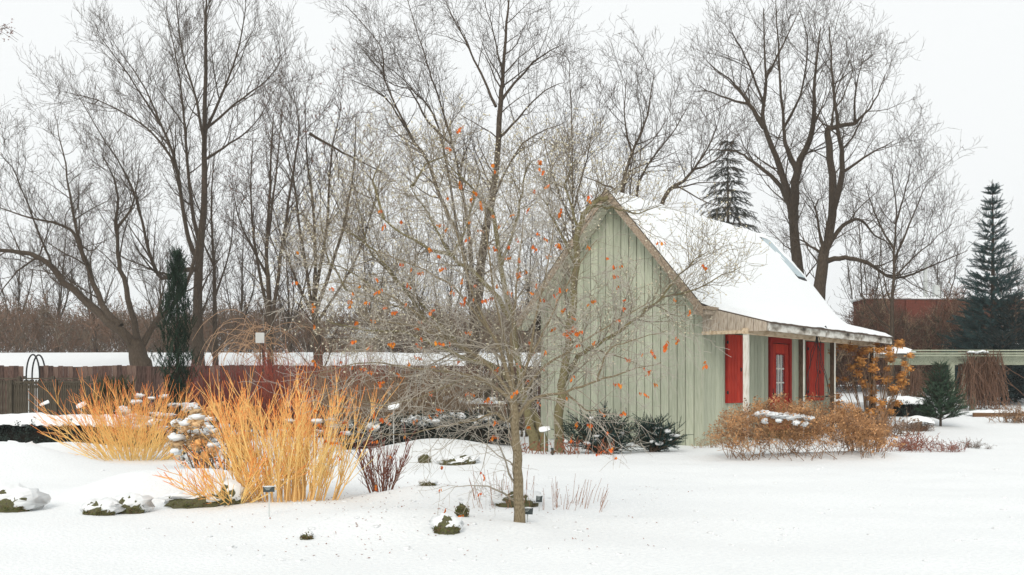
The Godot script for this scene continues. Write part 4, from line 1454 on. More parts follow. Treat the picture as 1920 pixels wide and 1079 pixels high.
func conifer(called: String, label: String, foot: Vector3, h: float, rad: float, droop: float, whorls: int, per: int, col: Color, spray: float, bare := 0.06, power := 0.9) -> Node3D:
	var o := thing(called, label, "tree", foot)
	var tb := Buf.new()
	tube(tb, PackedVector3Array([Vector3(0, -0.2, 0), Vector3(0.01, h * 0.5, 0), Vector3(0, h, 0)]), h * 0.016 + 0.01, 0.008, 8)
	part(o, "trunk", tb.mesh(), M.bark)
	var bb := Buf.new()
	var sp := needle_spray(30, 0.26, 0.03)
	var xs: Array[Transform3D] = []
	var cs := PackedColorArray()
	for w in whorls:
		var u := lerpf(bare, 0.985, (w + R.randf() * 0.4) / whorls)
		for k in per:
			var an := TAU * (k + R.randf() * 0.8) / per + w * 0.7
			var L := (pow(1.0 - u, power) * rad + 0.05) * R.randf_range(0.7, 1.12)
			var dir := Vector3(cos(an), 0.25 + 0.5 * u - droop, sin(an)).normalized()
			var br := walk(Vector3(0, u * h, 0), dir, L, 4, 0.06, 0.05 if droop < 0.3 else -0.12)
			tube(bb, br, 0.006 + L * 0.008, 0.003, 3, Color(0.12, 0.09, 0.07), Color(0.1, 0.09, 0.06))
			var n := maxi(3, int(L / spray * 3.8))
			for j in n:
				var f := lerpf(0.2, 0.97, (j + R.randf()) / n) * 4.0
				var i := mini(int(f), 3)
				var t := (br[i + 1] - br[i]).normalized()
				var flat := any_perp(t)
				flat.y = flat.y * 0.4 - (0.5 if droop > 0.3 else 0.0)
				xs.append(Transform3D(along(t + flat * 0.7, spray * lerpf(1.1, 0.5, u) * R.randf_range(0.7, 1.2), R.randf() * 6.0), br[i].lerp(br[i + 1], f - i)))
				var g := R.randf_range(0.7, 1.35)
				cs.append(Color(col.r * g, col.g * g, col.b * g))
	part(o, "branches", bb.mesh(), M.stem)
	scatter(o, "needles", sp, M.leafy, xs, cs)
	return o


func build_shrubs() -> void:
	R.seed = 81
	hedge("low clipped hedge under a long thick bank of snow at left", -60.0, 300.0, 21.0, 20.5, 0.52, 0.75, 0.0)
	hedge("dark low hedge patched with snow behind the young tree", 640.0, 960.0, 19.5, 20.5, 0.5, 0.6, 9.0)
	yew("dark yew shrub with drooping snowy sprays, nearer the tree stems", on(1130, 18.9), 0.95, 0.68, 110, 18)
	yew("dark yew shrub with a flat top, nearer the bare middle of the gable wall", on(1225, 19.3), 0.68, 0.56, 90, 14)
	# columnar juniper
	R.seed = 83
	var foot := on(331, 23.5)
	var o := thing("columnar_juniper", "dark narrow columnar juniper left of the tall tree trunk", "tree", foot)
	var tb := Buf.new()
	tube(tb, PackedVector3Array([Vector3(0, -0.2, 0), Vector3(0.02, 2, 0), Vector3(0, 4.1, 0)]), 0.06, 0.01, 8)
	part(o, "trunk", tb.mesh(), M.bark)
	var pts := PackedVector3Array()
	for k in 1500:
		var y := R.randf_range(0.3, 4.25)
		var prof := 0.33 * pow(maxf(0.0, 1.0 - pow(maxf(0.0, (y - 2.2) / 2.2), 2.0)), 0.6)
		if y < 2.0:
			prof = 0.36 + 0.12 * sin(y * 4.2)
		prof *= 0.85 + 0.5 * relief.get_noise_2d(y * 6.0, 7.0)
		var an := R.randf() * TAU
		var rr := prof * pow(R.randf(), 0.35)
		if y < 1.9 and R.randf() < 0.2:
			rr *= 1.6
		pts.append(Vector3(cos(an) * rr, y, sin(an) * rr))
	leafy_body(o, "needles", needle_spray(26, 0.22, 0.03), pts, 0.24, Color(0.034, 0.062, 0.04), 0.5, true)
	# grey green juniper behind the low dogwood
	var jun := thing("juniper_shrub", "loose olive green juniper behind the low orange dogwood", "shrub", on(215, 23.2))
	pts = PackedVector3Array()
	for k in 420:
		var an := R.randf() * TAU
		var y := R.randf()
		var rr := (1.0 - y * 0.7) * sqrt(R.randf()) * 0.95
		pts.append(Vector3(cos(an) * rr * 1.2, y * 1.25, sin(an) * rr * 0.6))
	leafy_body(jun, "needles", needle_spray(26, 0.2, 0.028), pts, 0.3, Color(0.075, 0.085, 0.045), 0.4, true)
	# snow laden shrub between the dogwoods
	var sn := thing("snowy_shrub", "small dark shrub loaded with snow between the orange dogwoods", "shrub", on(372, 15.6))
	pts = PackedVector3Array()
	for k in 200:
		pts.append(Vector3(R.randf_range(-0.35, 0.35), R.randf_range(0.05, 0.75), R.randf_range(-0.25, 0.25)))
	leafy_body(sn, "foliage", leaf_clump(10, 0.5), pts, 0.06, Color(0.05, 0.05, 0.035), 0.4)
	for k in 34:
		var sb := Buf.new()
		blob(sb, Vector3.ZERO, Vector3(R.randf_range(0.03, 0.1), R.randf_range(0.025, 0.06), R.randf_range(0.03, 0.08)), 0.5, 10)
		part(sn, "snow_patch", sb.mesh(), M.cap, Transform3D(Basis(), Vector3(R.randf_range(-0.38, 0.36), R.randf_range(0.15, 0.82), R.randf_range(0.0, 0.3))))
	# snow caught in the back of the low dogwood
	var lowdw := get_node("dogwood_shrub") as Node3D
	for k in 30:
		var sb := Buf.new()
		var s := R.randf_range(0.05, 0.13)
		blob(sb, Vector3.ZERO, Vector3(s, s * R.randf_range(0.25, 0.45), s * 0.8), 0.8, 14)
		var y := R.randf_range(0.5, 0.82) if k < 22 else R.randf_range(0.8, 1.1)
		part(lowdw, "snow_patch", sb.mesh(), M.cap, Transform3D(Basis(), Vector3(R.randf_range(-0.5, 1.0), y, R.randf_range(-0.5, 0.0))))
	var bigdw := get_node("dogwood_shrub_001") as Node3D
	for k in 12:
		var sb := Buf.new()
		var s := R.randf_range(0.03, 0.06)
		blob(sb, Vector3.ZERO, Vector3(s, s * R.randf_range(0.25, 0.45), s * 0.8), 0.8, 14)
		part(bigdw, "snow_patch", sb.mesh(), M.cap, Transform3D(Basis(), Vector3(R.randf_range(-0.4, 0.7), R.randf_range(0.5, 0.95), R.randf_range(-0.4, 0.0))))
	# dry tan bush before the porch
	R.seed = 85
	var bush := thing("dry_bush", "dry tan leafy bush with a snow lump in front of the porch", "shrub", on(1500, 17.4))
	var sp := twig_spray(8, 0.014, 16, 0.125)
	var xs: Array[Transform3D] = []
	var cs := PackedColorArray()
	for k in 950:
		var x := R.randf_range(-1.25, 1.25)
		var z := R.randf_range(-0.5, 0.5)
		var top := (0.8 - 0.3 * pow(absf(x + 0.1) / 1.25, 3.0)) * (1.0 - 0.5 * z * z * 4.0 * 0.5)
		top *= 0.95 + 0.35 * relief.get_noise_2d(x * 5.0 + 33.0, z * 5.0)
		var y := top * pow(R.randf(), 0.5)
		if k % 4 == 0:
			x *= 1.12
			y *= R.randf_range(0.25, 0.8)
		xs.append(Transform3D(along(Vector3(x * 0.3 + R.randf_range(-0.8, 0.8), 0.7, z + R.randf_range(-0.7, 0.7)), R.randf_range(0.16, 0.3), R.randf() * 6.0), Vector3(x, y, z)))
		var g := R.randf_range(0.7, 1.3)
		cs.append(Color(0.5 * g, 0.28 * g, 0.135 * g) if R.randf() < 0.8 else Color(0.24 * g, 0.14 * g, 0.08 * g))
	scatter(bush, "twigs", sp, M.leafy, xs, cs)
	var st := Buf.new()
	for k in 120:
		var x := R.randf_range(-1.3, 1.35)
		var z := R.randf_range(-0.4, 0.6)
		tube(st, walk(Vector3(x, -0.06, z), Vector3(R.randf_range(-0.9, 0.9), 1, R.randf_range(-0.5, 0.5)).normalized(), R.randf_range(0.2, 0.7), 4, 0.35, 0.0), 0.006, 0.003, 4, Color(0.2, 0.12, 0.07), Color(0.34, 0.18, 0.08))
	part(bush, "stems", st.mesh(), M.stem)
	for q in [[-0.82, 0.7, 0.42, 0.08], [-0.7, 0.72, 0.44, 0.1], [-0.56, 0.69, 0.5, 0.11], [-0.42, 0.68, 0.47, 0.13], [-0.26, 0.66, 0.5, 0.12], [-0.1, 0.66, 0.48, 0.1], [0.02, 0.64, 0.5, 0.07], [-0.22, 0.57, 0.56, 0.06], [-0.74, 0.6, 0.54, 0.05], [-0.08, 0.55, 0.56, 0.05], [-0.5, 0.61, 0.55, 0.05]]:
		var sb := Buf.new()
		blob(sb, Vector3.ZERO, Vector3(q[3], 0.04, q[3] * 0.8), 0.9, 18)
		part(bush, "snow_lump", sb.mesh(), M.cap, Transform3D(Basis(), Vector3(q[0], q[1], q[2])))
	# taller thin part at its right end
	dogwood("thin brown twig shrub at right end of the dry bush by last post", on(1622, 17.6), 30, 0.3, 0.75, 0.05, 0.4, [Color(0.3, 0.17, 0.09), Color(0.36, 0.2, 0.1), Color(0.4, 0.21, 0.1)], 0.5)
	# dry perennials below the young tree
	R.seed = 87
	var pr := thing("dry_perennials", "thin dry reddish stems standing in snow behind the young trunk", "plant", on(1000, 10.6))
	var pb := Buf.new()
	for k in 90:
		var x := R.randf_range(-0.65, 0.72)
		var z := R.randf_range(-0.5, 0.5)
		var y := lie(pr.position.x + x, pr.position.z + z) - pr.position.y
		var s := walk(Vector3(x, y - 0.03, z), Vector3(x * 0.45 + R.randf_range(-0.15, 0.15), 1, 0).normalized(), R.randf_range(0.12, 0.36), 4, 0.12, 0.0)
		tube(pb, s, 0.0028, 0.0016, 3, Color(0.42, 0.21, 0.12), Color(0.3, 0.14, 0.09))
		for j in 3:
			var p := s[1 + R.randi() % 4]
			var bs := free_basis(R.randf_range(0.008, 0.02))
			pb.quad(p + bs * Vector3(0, -0.5, 0), p + bs * Vector3(0.3, 0, 0.1), p + bs * Vector3(0, 0.5, 0), p + bs * Vector3(-0.3, 0, 0.1), Color(0.36, 0.16, 0.09))
	part(pr, "stems", pb.mesh(), M.stem).set_meta("kind", "stuff")
	var sd := thing("dead_stalks", "brown wilted stalks along the foot of the mossy tree stems", "plant", on(1050, 18.2))
	var db := Buf.new()
	for k in 60:
		var x := R.randf_range(-0.9, 1.0)
		var y := lie(sd.position.x + x, sd.position.z) - sd.position.y
		var s := walk(Vector3(x, y - 0.03, R.randf_range(-0.2, 0.2)), Vector3(R.randf_range(-0.5, 0.5), 1, 0).normalized(), R.randf_range(0.15, 0.42), 5, 0.3, -0.12)
		tube(db, s, 0.009, 0.004, 4, Color(0.24, 0.1, 0.06), Color(0.3, 0.13, 0.07))
		var bs := free_basis(0.07)
		db.quad(s[4] + bs * Vector3(0, -0.5, 0), s[4] + bs * Vector3(0.3, 0, 0.1), s[4] + bs * Vector3(0, 0.5, 0), s[4] + bs * Vector3(-0.3, 0, 0.1), Color(0.28, 0.1, 0.06))
	part(sd, "stems", db.mesh(), M.stem).set_meta("kind", "stuff")
	# fallen leaves
	var fl: Array[Transform3D] = []
	var fc := PackedColorArray()
	for k in 380:
		var d := R.randf_range(7.4, 13.0)
		var p := on(R.randfn(760, 190), d) if k < 300 else on(R.randf_range(450, 1300), d)
		fl.append(Transform3D(Basis(Vector3(1, 0, 0), -PI * 0.5 + R.randf_range(-0.4, 0.4)).rotated(Vector3.UP, R.randf() * 6.0).scaled(Vector3.ONE * R.randf_range(0.008, 0.022)), p + Vector3(0, 0.004, 0)))
		var g := R.randf_range(0.6, 1.2)
		fc.append(Color(0.3 * g, 0.12 * g, 0.07 * g))
	var fo := scatter(self, "fallen_leaves", curled_leaf(), M.leafy, fl, fc)
	fo.set_meta("label", "tiny brown leaves scattered on the snow in front")
	fo.set_meta("category", "leaves")
	# lumps of snow dropped from the twigs
	var lb := Buf.new()
	blob(lb, Vector3.ZERO, Vector3(1, 0.35, 0.85), 0.6, 12)
	var lx: Array[Transform3D] = []
	for k in 240:
		var p := on(R.randfn(800, 260), R.randf_range(7.2, 15.0)) if k < 170 else on(R.randf_range(1100, 1900), R.randf_range(7.0, 16.0))
		lx.append(Transform3D(Basis(Vector3.UP, R.randf() * 6.0).scaled(Vector3.ONE * R.randf_range(0.01, 0.04)), p))
	var lo := scatter(self, "snow_lumps", lb.mesh(), M.cap, lx)
	lo.set_meta("label", "small lumps of snow fallen on the smooth snow")
	lo.set_meta("category", "snow")


# ---------------------------------------------------------------- right side
func build_right_side() -> void:
	R.seed = 91
	# brick building behind
	var d := 60.0
	var bl := thing("brick_building", "long low red brown brick building with snowy flat roof at right", "building", on(1760, d))
	var wx := 13.0
	var top := (HY - 562.0) / F * d + EYE - bl.position.y
	part(bl, "wall", box_mesh(Vector3(wx - 0.2, top + 1.0, 2.0), 0.02), M.brick, Transform3D(Basis(Vector3.UP, 0.06), Vector3(1.95, (top - 1.0) * 0.5, -1.0)))
	part(bl, "roof_edge", box_mesh(Vector3(wx + 0.1, 0.12, 2.2), 0.03), M.cap, Transform3D(Basis(Vector3.UP, 0.06), Vector3(1.9, top + 0.06, -1.0)))
	for k in 7:
		part(bl, "pilaster", box_mesh(Vector3(0.35, top + 0.9, 0.2), 0.02), M.brick, Transform3D(Basis(Vector3.UP, 0.06), Vector3(-3.8 + k * 1.9, (top - 1.0) * 0.5, 0.06 - (k - 3) * 0.11)))
	part(bl, "roof_unit", box_mesh(Vector3(0.36, 0.9, 0.36), 0.02), M.stake, Transform3D(Basis(), Vector3(0.3, top + 0.5, -1.0)))
	part(bl, "flue", box_mesh(Vector3(0.2, 2.5, 0.2), 0.02), M.stake, Transform3D(Basis(), Vector3(-0.15, top + 1.2, -1.5)))
	# dark brown brush before the building
	var sp := twig_spray(8, 0.014, 5, 0.06)
	var xs: Array[Transform3D] = []
	var cs := PackedColorArray()
	for k in 4200:
		var dd := R.randf_range(44.0, 55.0)
		var px := R.randf_range(1500.0, 1990.0)
		var p := on(px, dd)
		var hh := (HY - lerpf(560.0, 630.0, absf(sin(px * 0.021)))) / F * dd + EYE - p.y
		p.y += hh * R.randf_range(-0.05, 0.92) if px > 1600.0 else hh * R.randf_range(-0.05, 0.55)
		xs.append(Transform3D(along(Vector3(R.randf_range(-0.7, 0.7), 1, R.randf_range(-0.7, 0.7)), R.randf_range(0.7, 1.5), R.randf() * 6.0), p))
		var g := R.randf_range(0.7, 1.3)
		cs.append(Color(0.15 * g, 0.078 * g, 0.052 * g) if R.randf() < 0.7 else (Color(0.06 * g, 0.06 * g, 0.04 * g) if R.randf() < 0.5 else Color(0.28 * g, 0.2 * g, 0.13 * g)))
	var th := scatter(self, "thicket", sp, M.leafy, xs, cs)
	th.name = numbered("brush")
	th.set_meta("label", "dark red brown brush in front of the brick building")
	th.set_meta("category", "thicket")
	# conifers
	conifer("blue_spruce", "blue green spruce with pointed top at the right edge", on(1862, 38.5), 8.4, 1.95, 0.2, 27, 13, Color(0.036, 0.07, 0.07), 0.5, 0.05, 1.05)
	for k in 16:
		var sb := Buf.new()
		blob(sb, Vector3.ZERO, Vector3(R.randf_range(0.05, 0.14), R.randf_range(0.02, 0.04), R.randf_range(0.04, 0.09)), 0.7, 10)
		var y := R.randf_range(0.8, 5.0)
		part(get_node("blue_spruce"), "snow_patch", sb.mesh(), M.cap, Transform3D(Basis(), Vector3(R.randf_range(-0.8, 0.8) * (1.0 - y / 8.0), y, (1.0 - y / 8.0) * 1.2)))
	conifer("dark_spruce", "dark drooping spruce behind the cottage roof", on(1365, 62.0), 15.4, 3.6, 0.5, 30, 12, Color(0.045, 0.048, 0.038), 0.95, 0.04, 0.7)
	conifer("dark_fir", "dark evergreen left of the spruce behind the pergola", on(1828, 41.5), 4.0, 1.3, 0.1, 14, 10, Color(0.022, 0.036, 0.034), 0.42, 0.02, 0.6)
	conifer("dark_fir", "dark evergreen at the right edge below the spruce", on(1905, 37.0), 3.9, 1.7, 0.1, 14, 11, Color(0.02, 0.034, 0.034), 0.42, 0.02, 0.6)
	conifer("dark_fir", "low dark evergreen with snow flecks under the pergola beam at right", on(1880, 35.5), 2.6, 1.5, 0.1, 12, 11, Color(0.02, 0.034, 0.034), 0.4, 0.02, 0.6)
	for k in 26:
		var sb := Buf.new()
		blob(sb, Vector3.ZERO, Vector3(R.randf_range(0.04, 0.13), R.randf_range(0.02, 0.04), R.randf_range(0.03, 0.08)), 0.7, 10)
		var f := get_node("dark_fir" if k < 6 else ("dark_fir_001" if k < 16 else "dark_fir_002")) as Node3D
		var y := R.randf_range(0.7, 2.4) if k < 16 else R.randf_range(0.4, 1.8)
		part(f, "snow_patch", sb.mesh(), M.cap, Transform3D(Basis(), Vector3(R.randf_range(-0.8, 0.8), y, R.randf_range(0.6, 1.1))))
	conifer("young_pine", "small green pine standing alone in snow before the pergola", on(1764, 26.0), 1.62, 0.6, 0.0, 16, 12, Color(0.05, 0.09, 0.055), 0.22, 0.1, 0.62)
	# pergola
	var pd := 32.0
	var pg := thing("pergola", "pale green timber pergola with brown vines at the right", "pergola", on(1690, pd))
	var X := func(px: float) -> float: return (px - 1690.0) / F * pd
	var Y := func(py: float) -> float: return (HY - py) / F * pd + EYE - pg.position.y
	for k in 3:
		var y0: float = Y.call(659.0 + k * 4.8)
		bar(pg, "batten", Vector3(X.call(1695.0), y0, 0.62), Vector3(X.call(2000.0), y0, 0.62), 0.035, 0.042, M.pergola)
	for zz in [0.35, -1.6]:
		bar(pg, "beam", Vector3(X.call(1700.0), Y.call(677.0), zz), Vector3(X.call(2000.0), Y.call(677.0), zz), 0.2, 0.06, M.pergola, Vector3.UP)
	for k in 12:
		var px := 1712.0 + k * 25.0
		bar(pg, "rafter", Vector3(X.call(px), Y.call(667.0), 0.59), Vector3(X.call(px), Y.call(668.0), -1.9), 0.11, 0.045, M.pergola, Vector3.UP)
	for q in [[1738.0, -1.6], [1776.0, 0.35], [1814.0, 0.35], [1851.0, -1.6], [1925.0, 0.35]]:
		bar(pg, "post", Vector3(X.call(q[0]), -0.3, q[1]), Vector3(X.call(q[0]), Y.call(682.0), q[1]), 0.14, 0.14, M.pergola)
	part(pg, "snow_bank", snow_bank(PackedVector3Array([Vector3(X.call(1640.0), Y.call(664.0), 0), Vector3(X.call(1670.0), Y.call(663.0), 0), Vector3(X.call(1708.0), Y.call(663.0), 0)]), 1.3, 0.2, 0.02), M.cap)
	bar(pg, "beam", Vector3(X.call(1638.0), Y.call(668.0), -0.1), Vector3(X.call(1704.0), Y.call(668.0), -0.1), 0.1, 0.8, M.rake, Vector3.UP)
	for q in [1640.0, 1700.0]:
		bar(pg, "post", Vector3(X.call(q), -0.3, -0.2), Vector3(X.call(q), Y.call(670.0), -0.2), 0.12, 0.12, M.rake)
	# vines on the pergola
	for v in [[1815.0, 150, 0.32, "thick brown vine hanging from the pergola middle"], [1846.0, 130, 0.26, "brown vine curtain hanging right of the thick vine"], [1708.0, 70, 0.2, "bare grey brown vine on the pergola behind the small pine"]]:
		var vp: float = v[0]
		var vo := thing("vine", v[3], "vine", on(vp, pd) + Vector3(0, 0, 0.5))
		var vb := Buf.new()
		var vtop := (HY - (668.0 if vp > 1750.0 else 700.0)) / F * pd + EYE - vo.position.y
		for k in v[1]:
			var x0: float = R.randf_range(-1, 1) * v[2] * 1.1
			var st := Vector3(x0, vtop + R.randf_range(-0.35, 0.2), R.randf_range(-0.45, 0.25))
			var pth := walk(st, Vector3(R.randf_range(-0.25, 0.25), -1, R.randf_range(-0.2, 0.3)).normalized(), R.randf_range(0.6, 2.3), 9, 0.3, -0.1)
			for j in pth.size():
				pth[j].y = maxf(pth[j].y, 0.05)
			tube(vb, pth, 0.012, 0.006, 3, Color(0.13, 0.075, 0.05), Color(0.2, 0.115, 0.075))
		part(vo, "stems", vb.mesh(), M.stem)
		var vx: Array[Transform3D] = []
		var vc := PackedColorArray()
		for k in 280:
			vx.append(Transform3D(along(Vector3(R.randf_range(-1, 1), -0.6, R.randf_range(-1, 1)), R.randf_range(0.12, 0.26), R.randf() * 6.0), Vector3(R.randf_range(-1, 1) * v[2], R.randf_range(0.15, vtop + 0.1), R.randf_range(-0.3, 0.3))))
			var g := R.randf_range(0.7, 1.3)
			vc.append(Color(0.16 * g, 0.09 * g, 0.06 * g))
		scatter(vo, "twigs", twig_spray(6, 0.02, 6, 0.12), M.leafy, vx, vc)
	var v0 := get_node("vine") as Node3D
	for k in 6:
		var sb := Buf.new()
		blob(sb, Vector3.ZERO, Vector3(0.08, 0.03, 0.07), 0.6, 10)
		part(v0, "snow_patch", sb.mesh(), M.cap, Transform3D(Basis(), Vector3(-0.25 + k * 0.1, 1.78 + R.randf() * 0.06, 0.2)))
	# hedges by the pergola and timber edge
	hedge("short boxwood hedge under snow left of the small pine", 1655.0, 1745.0, 29.0, 29.0, 0.42, 0.6, 0.0)
	hedge("low snow covered hedge beyond the porch behind the amber hydrangea", 1570.0, 1655.0, 27.5, 28.0, 0.35, 0.6, 0.0)
	var te := thing("timber_edging", "dark timber bed edging in snow at the right edge", "edging", on(1825, 29.0))
	for k in 2:
		part(te, "plank", box_mesh(Vector3(1.1, 0.14, 0.08), 0.01), M.timber, Transform3D(Basis(), Vector3(0.55 + k * 1.11, 0.06, 0)))
	part(te, "snow_cap", snow_bank(PackedVector3Array([Vector3(0, 0.13, -0.3), Vector3(1.1, 0.13, -0.3), Vector3(2.2, 0.13, -0.3)]), 0.7, 0.09, 0.0), M.cap)
	# low heather and twigs
	ground_shrub("reddish low heather half buried in snow right of the dry bush", on(1700, 19.6), 0.75, 0.3, 60, Color(0.3, 0.13, 0.09))
	ground_shrub("second reddish heather clump lying toward the open snow at right", on(1775, 19.2), 0.4, 0.2, 34, Color(0.27, 0.12, 0.09))
	ground_shrub("grey twigged low clump farthest right in the heather row", on(1832, 20.0), 0.3, 0.18, 26, Color(0.2, 0.16, 0.13))
	ground_shrub("brown dry tuft of grass by the timber edging", on(1905, 27.0), 0.5, 0.42, 50, Color(0.32, 0.2, 0.12))
	ground_shrub("thin grey brown twigs behind the heather beside the porch end", on(1665, 22.5), 0.7, 0.5, 40, Color(0.25, 0.17, 0.12))
	ground_shrub("dry brown grass tuft at the bare foot of the green corner", on(1335, 20.6), 0.5, 0.2, 24, Color(0.34, 0.22, 0.13))
	ground_shrub("rust brown low mound of twigs left of the small pine", on(1722, 25.0), 0.45, 0.24, 80, Color(0.22, 0.12, 0.07))
	part(get_node("low_shrub_006"), "snow_cap", snow_bank(PackedVector3Array([Vector3(-0.35, 0.22, 0), Vector3(0, 0.26, 0), Vector3(0.35, 0.2, 0)]), 0.5, 0.1, 0.02), M.cap)


func ground_shrub(label: String, foot: Vector3, w: float, h: float, n: int, col: Color) -> void:
	var o := thing("low_shrub", label, "shrub", foot)
	var xs: Array[Transform3D] = []
	var cs := PackedColorArray()
	for k in n:
		var x := R.randfn(0, 0.5) * w
		var z := R.randfn(0, 0.4) * w * 0.6
		var y := lie(foot.x + x, foot.z + z) - foot.y
		xs.append(Transform3D(along(Vector3(R.randf_range(-0.9, 0.9), 0.8, R.randf_range(-0.6, 0.6)), h * R.randf_range(0.7, 1.3), R.randf() * 6.0), Vector3(x, y - 0.02, z)))
		var g := R.randf_range(0.7, 1.3)
		cs.append(Color(col.r * g, col.g * g, col.b * g))
	scatter(o, "twigs", twig_spray(6, 0.02, 8, 0.1), M.leafy, xs, cs)


# ---------------------------------------------------------------- rocks, labels, small things
func rock(label: String, px: float, py: float, w: float, h: float, cap: bool) -> Node3D:
	var d := F * EYE / (py - HY)
	for k in 3:
		var hh := lie((px - CX) / F * d, -d)
		d = F * (EYE - hh) / (py - HY)
	var o := thing("rock", label, "rock", on(px, d))
	var b := Buf.new()
	blob(b, Vector3(0, h * 0.02, 0), Vector3(w, h, w * 0.72), 0.24, 26)
	part(o, "stone", b.mesh(), M.rock)
	var xs: Array[Transform3D] = []
	var cs := PackedColorArray()
	for k in 60:
		var an := R.randf() * TAU
		xs.append(Transform3D(free_basis(0.026), Vector3(cos(an) * w * 0.95, h * R.randf_range(0.02, 0.35 if cap else 0.8), absf(sin(an)) * w * 0.68)))
		cs.append(Color(0.13, 0.14, 0.05) if R.randf() < 0.6 else Color(0.18, 0.12, 0.06))
	scatter(o, "moss", leaf_clump(9, 0.6), M.leafy, xs, cs)
	if cap:
		var c := Buf.new()
		blob(c, Vector3(0, h * 0.5, -w * 0.5), Vector3(w * 1.3, h * 0.72, w * 1.08), 0.3, 28, Color.WHITE, 4.5)
		part(o, "snow_cap", c.mesh(), M.cap)
	return o


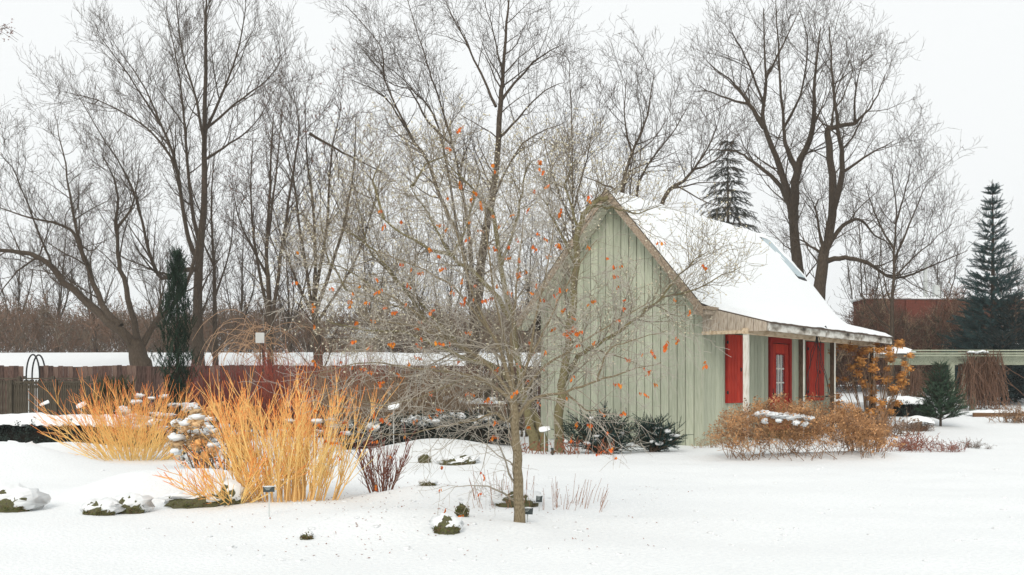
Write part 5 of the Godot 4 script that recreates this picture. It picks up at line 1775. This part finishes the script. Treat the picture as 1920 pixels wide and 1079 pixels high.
func build_rocks_and_labels() -> void:
	R.seed = 101
	rock("mossy rock with a dark shaggy face, largest below the left mound", 238, 962, 0.16, 0.15, true)
	rock("dark rock under snow just left of the shaggy mossy rock", 185, 940, 0.14, 0.12, true)
	rock("rock under a round snow cap at far left", 30, 866, 0.28, 0.26, true)
	rock("rock under snow at the left edge, lower one", 8, 884, 0.24, 0.2, true)
	rock("dark flat rock under the low orange shoots", 370, 948, 0.3, 0.13, true)
	rock("upright dark rock against the golden dogwood foot", 425, 925, 0.13, 0.2, true)
	rock("mossy rock left of the young tree, lowest of its group", 838, 983, 0.1, 0.12, true)
	rock("small upright mossy rock touching the lowest mossy rock", 866, 968, 0.05, 0.1, false)
	rock("small dark rock peeking from the snow above the lowest mossy rock", 802, 921, 0.08, 0.05, true)
	rock("mossy pointed stone in the upper snow bank, left one", 796, 868, 0.1, 0.13, false)
	rock("mossy low stone in the upper snow bank, middle one", 848, 872, 0.2, 0.1, true)
	rock("mossy stone with brown leaf in the upper snow bank, right one", 872, 866, 0.17, 0.12, true)
	rock("dark round rock behind the young tree trunk", 968, 936, 0.2, 0.13, true)
	rock("little green plant clump poking through the front snow", 575, 1010, 0.035, 0.06, true)
	# snow blocks hung on the front plant labels
	plant_label("dark plant label on a pale stake before the golden dogwood", 504, 918, 980, 9.4, 0.105, 0.055, 0.2)
	plant_label("dark plant label touching the young tree trunk, lower one", 989, 959, 993, 9.1, 0.1, 0.062, -0.2)
	plant_label("dark plant label among dry stems, upper one right of the trunk", 1011, 936, 962, 10.0, 0.062, 0.07, -0.15)
	stick_sign("snow covered plant label on a dark stand by the slat fence, left one", 83, 757, 21.8, true)
	stick_sign("snow covered plant label on a stake by the slat fence, right one", 152, 760, 20.6, false)
	stick_sign("white plant label on a stick below the silvery twigs", 738, 762, 17.5, false)
	stick_sign("snowy plant label before the picket fence, leftmost of four", 838, 747, 22.5, false)
	stick_sign("snowy plant label before the picket fence, second of four", 866, 752, 22.5, false)
	stick_sign("snowy plant label before the picket fence, third of four", 897, 752, 22.5, false)
	stick_sign("snowy plant label before the picket fence, rightmost of four", 922, 750, 22.5, false)
	stick_sign("white plant label leaning at the foot of the mossy stems", 1021, 805, 18.0, false)
	# small dark stub with a flat cap
	var d := F * EYE / (858.0 - HY)
	var lm := thing("garden_stub", "small dark stub standing alone in the snow near the tree stems", "stub", on(1036, d))
	part(lm, "body", box_mesh(Vector3(0.045, 0.1, 0.045), 0.01), M.fence_dark, Transform3D(Basis(), Vector3(0, 0.05, 0)))
	part(lm, "cap", box_mesh(Vector3(0.07, 0.03, 0.07), 0.008), M.plate, Transform3D(Basis(), Vector3(0, 0.11, 0)))
	# bench top with snow before the picket fence
	var bn := thing("low_bench", "low brown bench edged with snow before the picket fence", "bench", on(905, 23.5))
	part(bn, "seat", box_mesh(Vector3(1.15, 0.06, 0.35), 0.01), M.timber, Transform3D(Basis(), Vector3(0, 0.82, 0)))
	for sx in [-0.5, 0.5]:
		part(bn, "leg", box_mesh(Vector3(0.06, 0.85, 0.3), 0.01), M.timber, Transform3D(Basis(), Vector3(sx, 0.38, 0)))
	part(bn, "snow_cap", snow_bank(PackedVector3Array([Vector3(-0.55, 0.85, 0), Vector3(0, 0.85, 0), Vector3(0.55, 0.85, 0)]), 0.34, 0.06, 0.0), M.cap)


func plant_label(label: String, px: float, py: float, foot_py: float, d: float, w: float, h: float, turn: float) -> void:
	var g := on(px, d)
	var o := thing("plant_label", label, "label", g)
	var y := at(px, py, d).y - g.y
	bar(o, "stake", Vector3(0, -0.05, -0.006), Vector3(0, y, -0.006), 0.012, 0.006, M.stake)
	var b := Basis(Vector3.UP, turn) * Basis(Vector3.RIGHT, -0.55)
	var pl := part(o, "plate", box_mesh(Vector3(w, h, 0.006), 0.002), M.plate, Transform3D(b, Vector3(0, y, 0.006)))
	for k in 3:
		part(pl, "print_line", box_mesh(Vector3(w * (0.62 - 0.14 * k), h * 0.06, 0.002), 0.0004), M.print, Transform3D(Basis(), Vector3(-w * 0.1, h * (0.3 - 0.2 * k), 0.004)))
	var sb := Buf.new()
	blob(sb, Vector3.ZERO, Vector3(w * 0.5, h * 0.12, 0.012), 0.4, 12)
	part(o, "snow_cap", sb.mesh(), M.cap, Transform3D(b, Vector3(0, y, 0.006) + b * Vector3(0, h * 0.5, 0)))


func stick_sign(label: String, px: float, py: float, d: float, dark: bool) -> void:
	var g := on(px, d)
	var o := thing("plant_sign", label, "label", g)
	var y := at(px, py, d).y - g.y
	bar(o, "stake", Vector3(0, -0.1, 0), Vector3(0, y, 0), 0.06 if dark else 0.014, 0.04 if dark else 0.01, M.plate if dark else M.stake)
	var b := Basis(Vector3.UP, R.randf_range(-0.3, 0.5)) * Basis(Vector3.BACK, R.randf_range(0.1, 0.5)) * Basis(Vector3.RIGHT, -0.7)
	part(o, "plate", box_mesh(Vector3(0.17, 0.12, 0.01), 0.003), M.plate, Transform3D(b, Vector3(0, y, 0.01)))
	part(o, "snow_cap", snow_bank(PackedVector3Array([Vector3(-0.1, 0, 0), Vector3(0, 0, 0), Vector3(0.1, 0, 0)]), 0.12, 0.012, 0.0), M.cap, Transform3D(b * Basis(Vector3.RIGHT, PI * 0.5), Vector3(0, y, 0.01) + b * Vector3(0, 0, 0.004)))
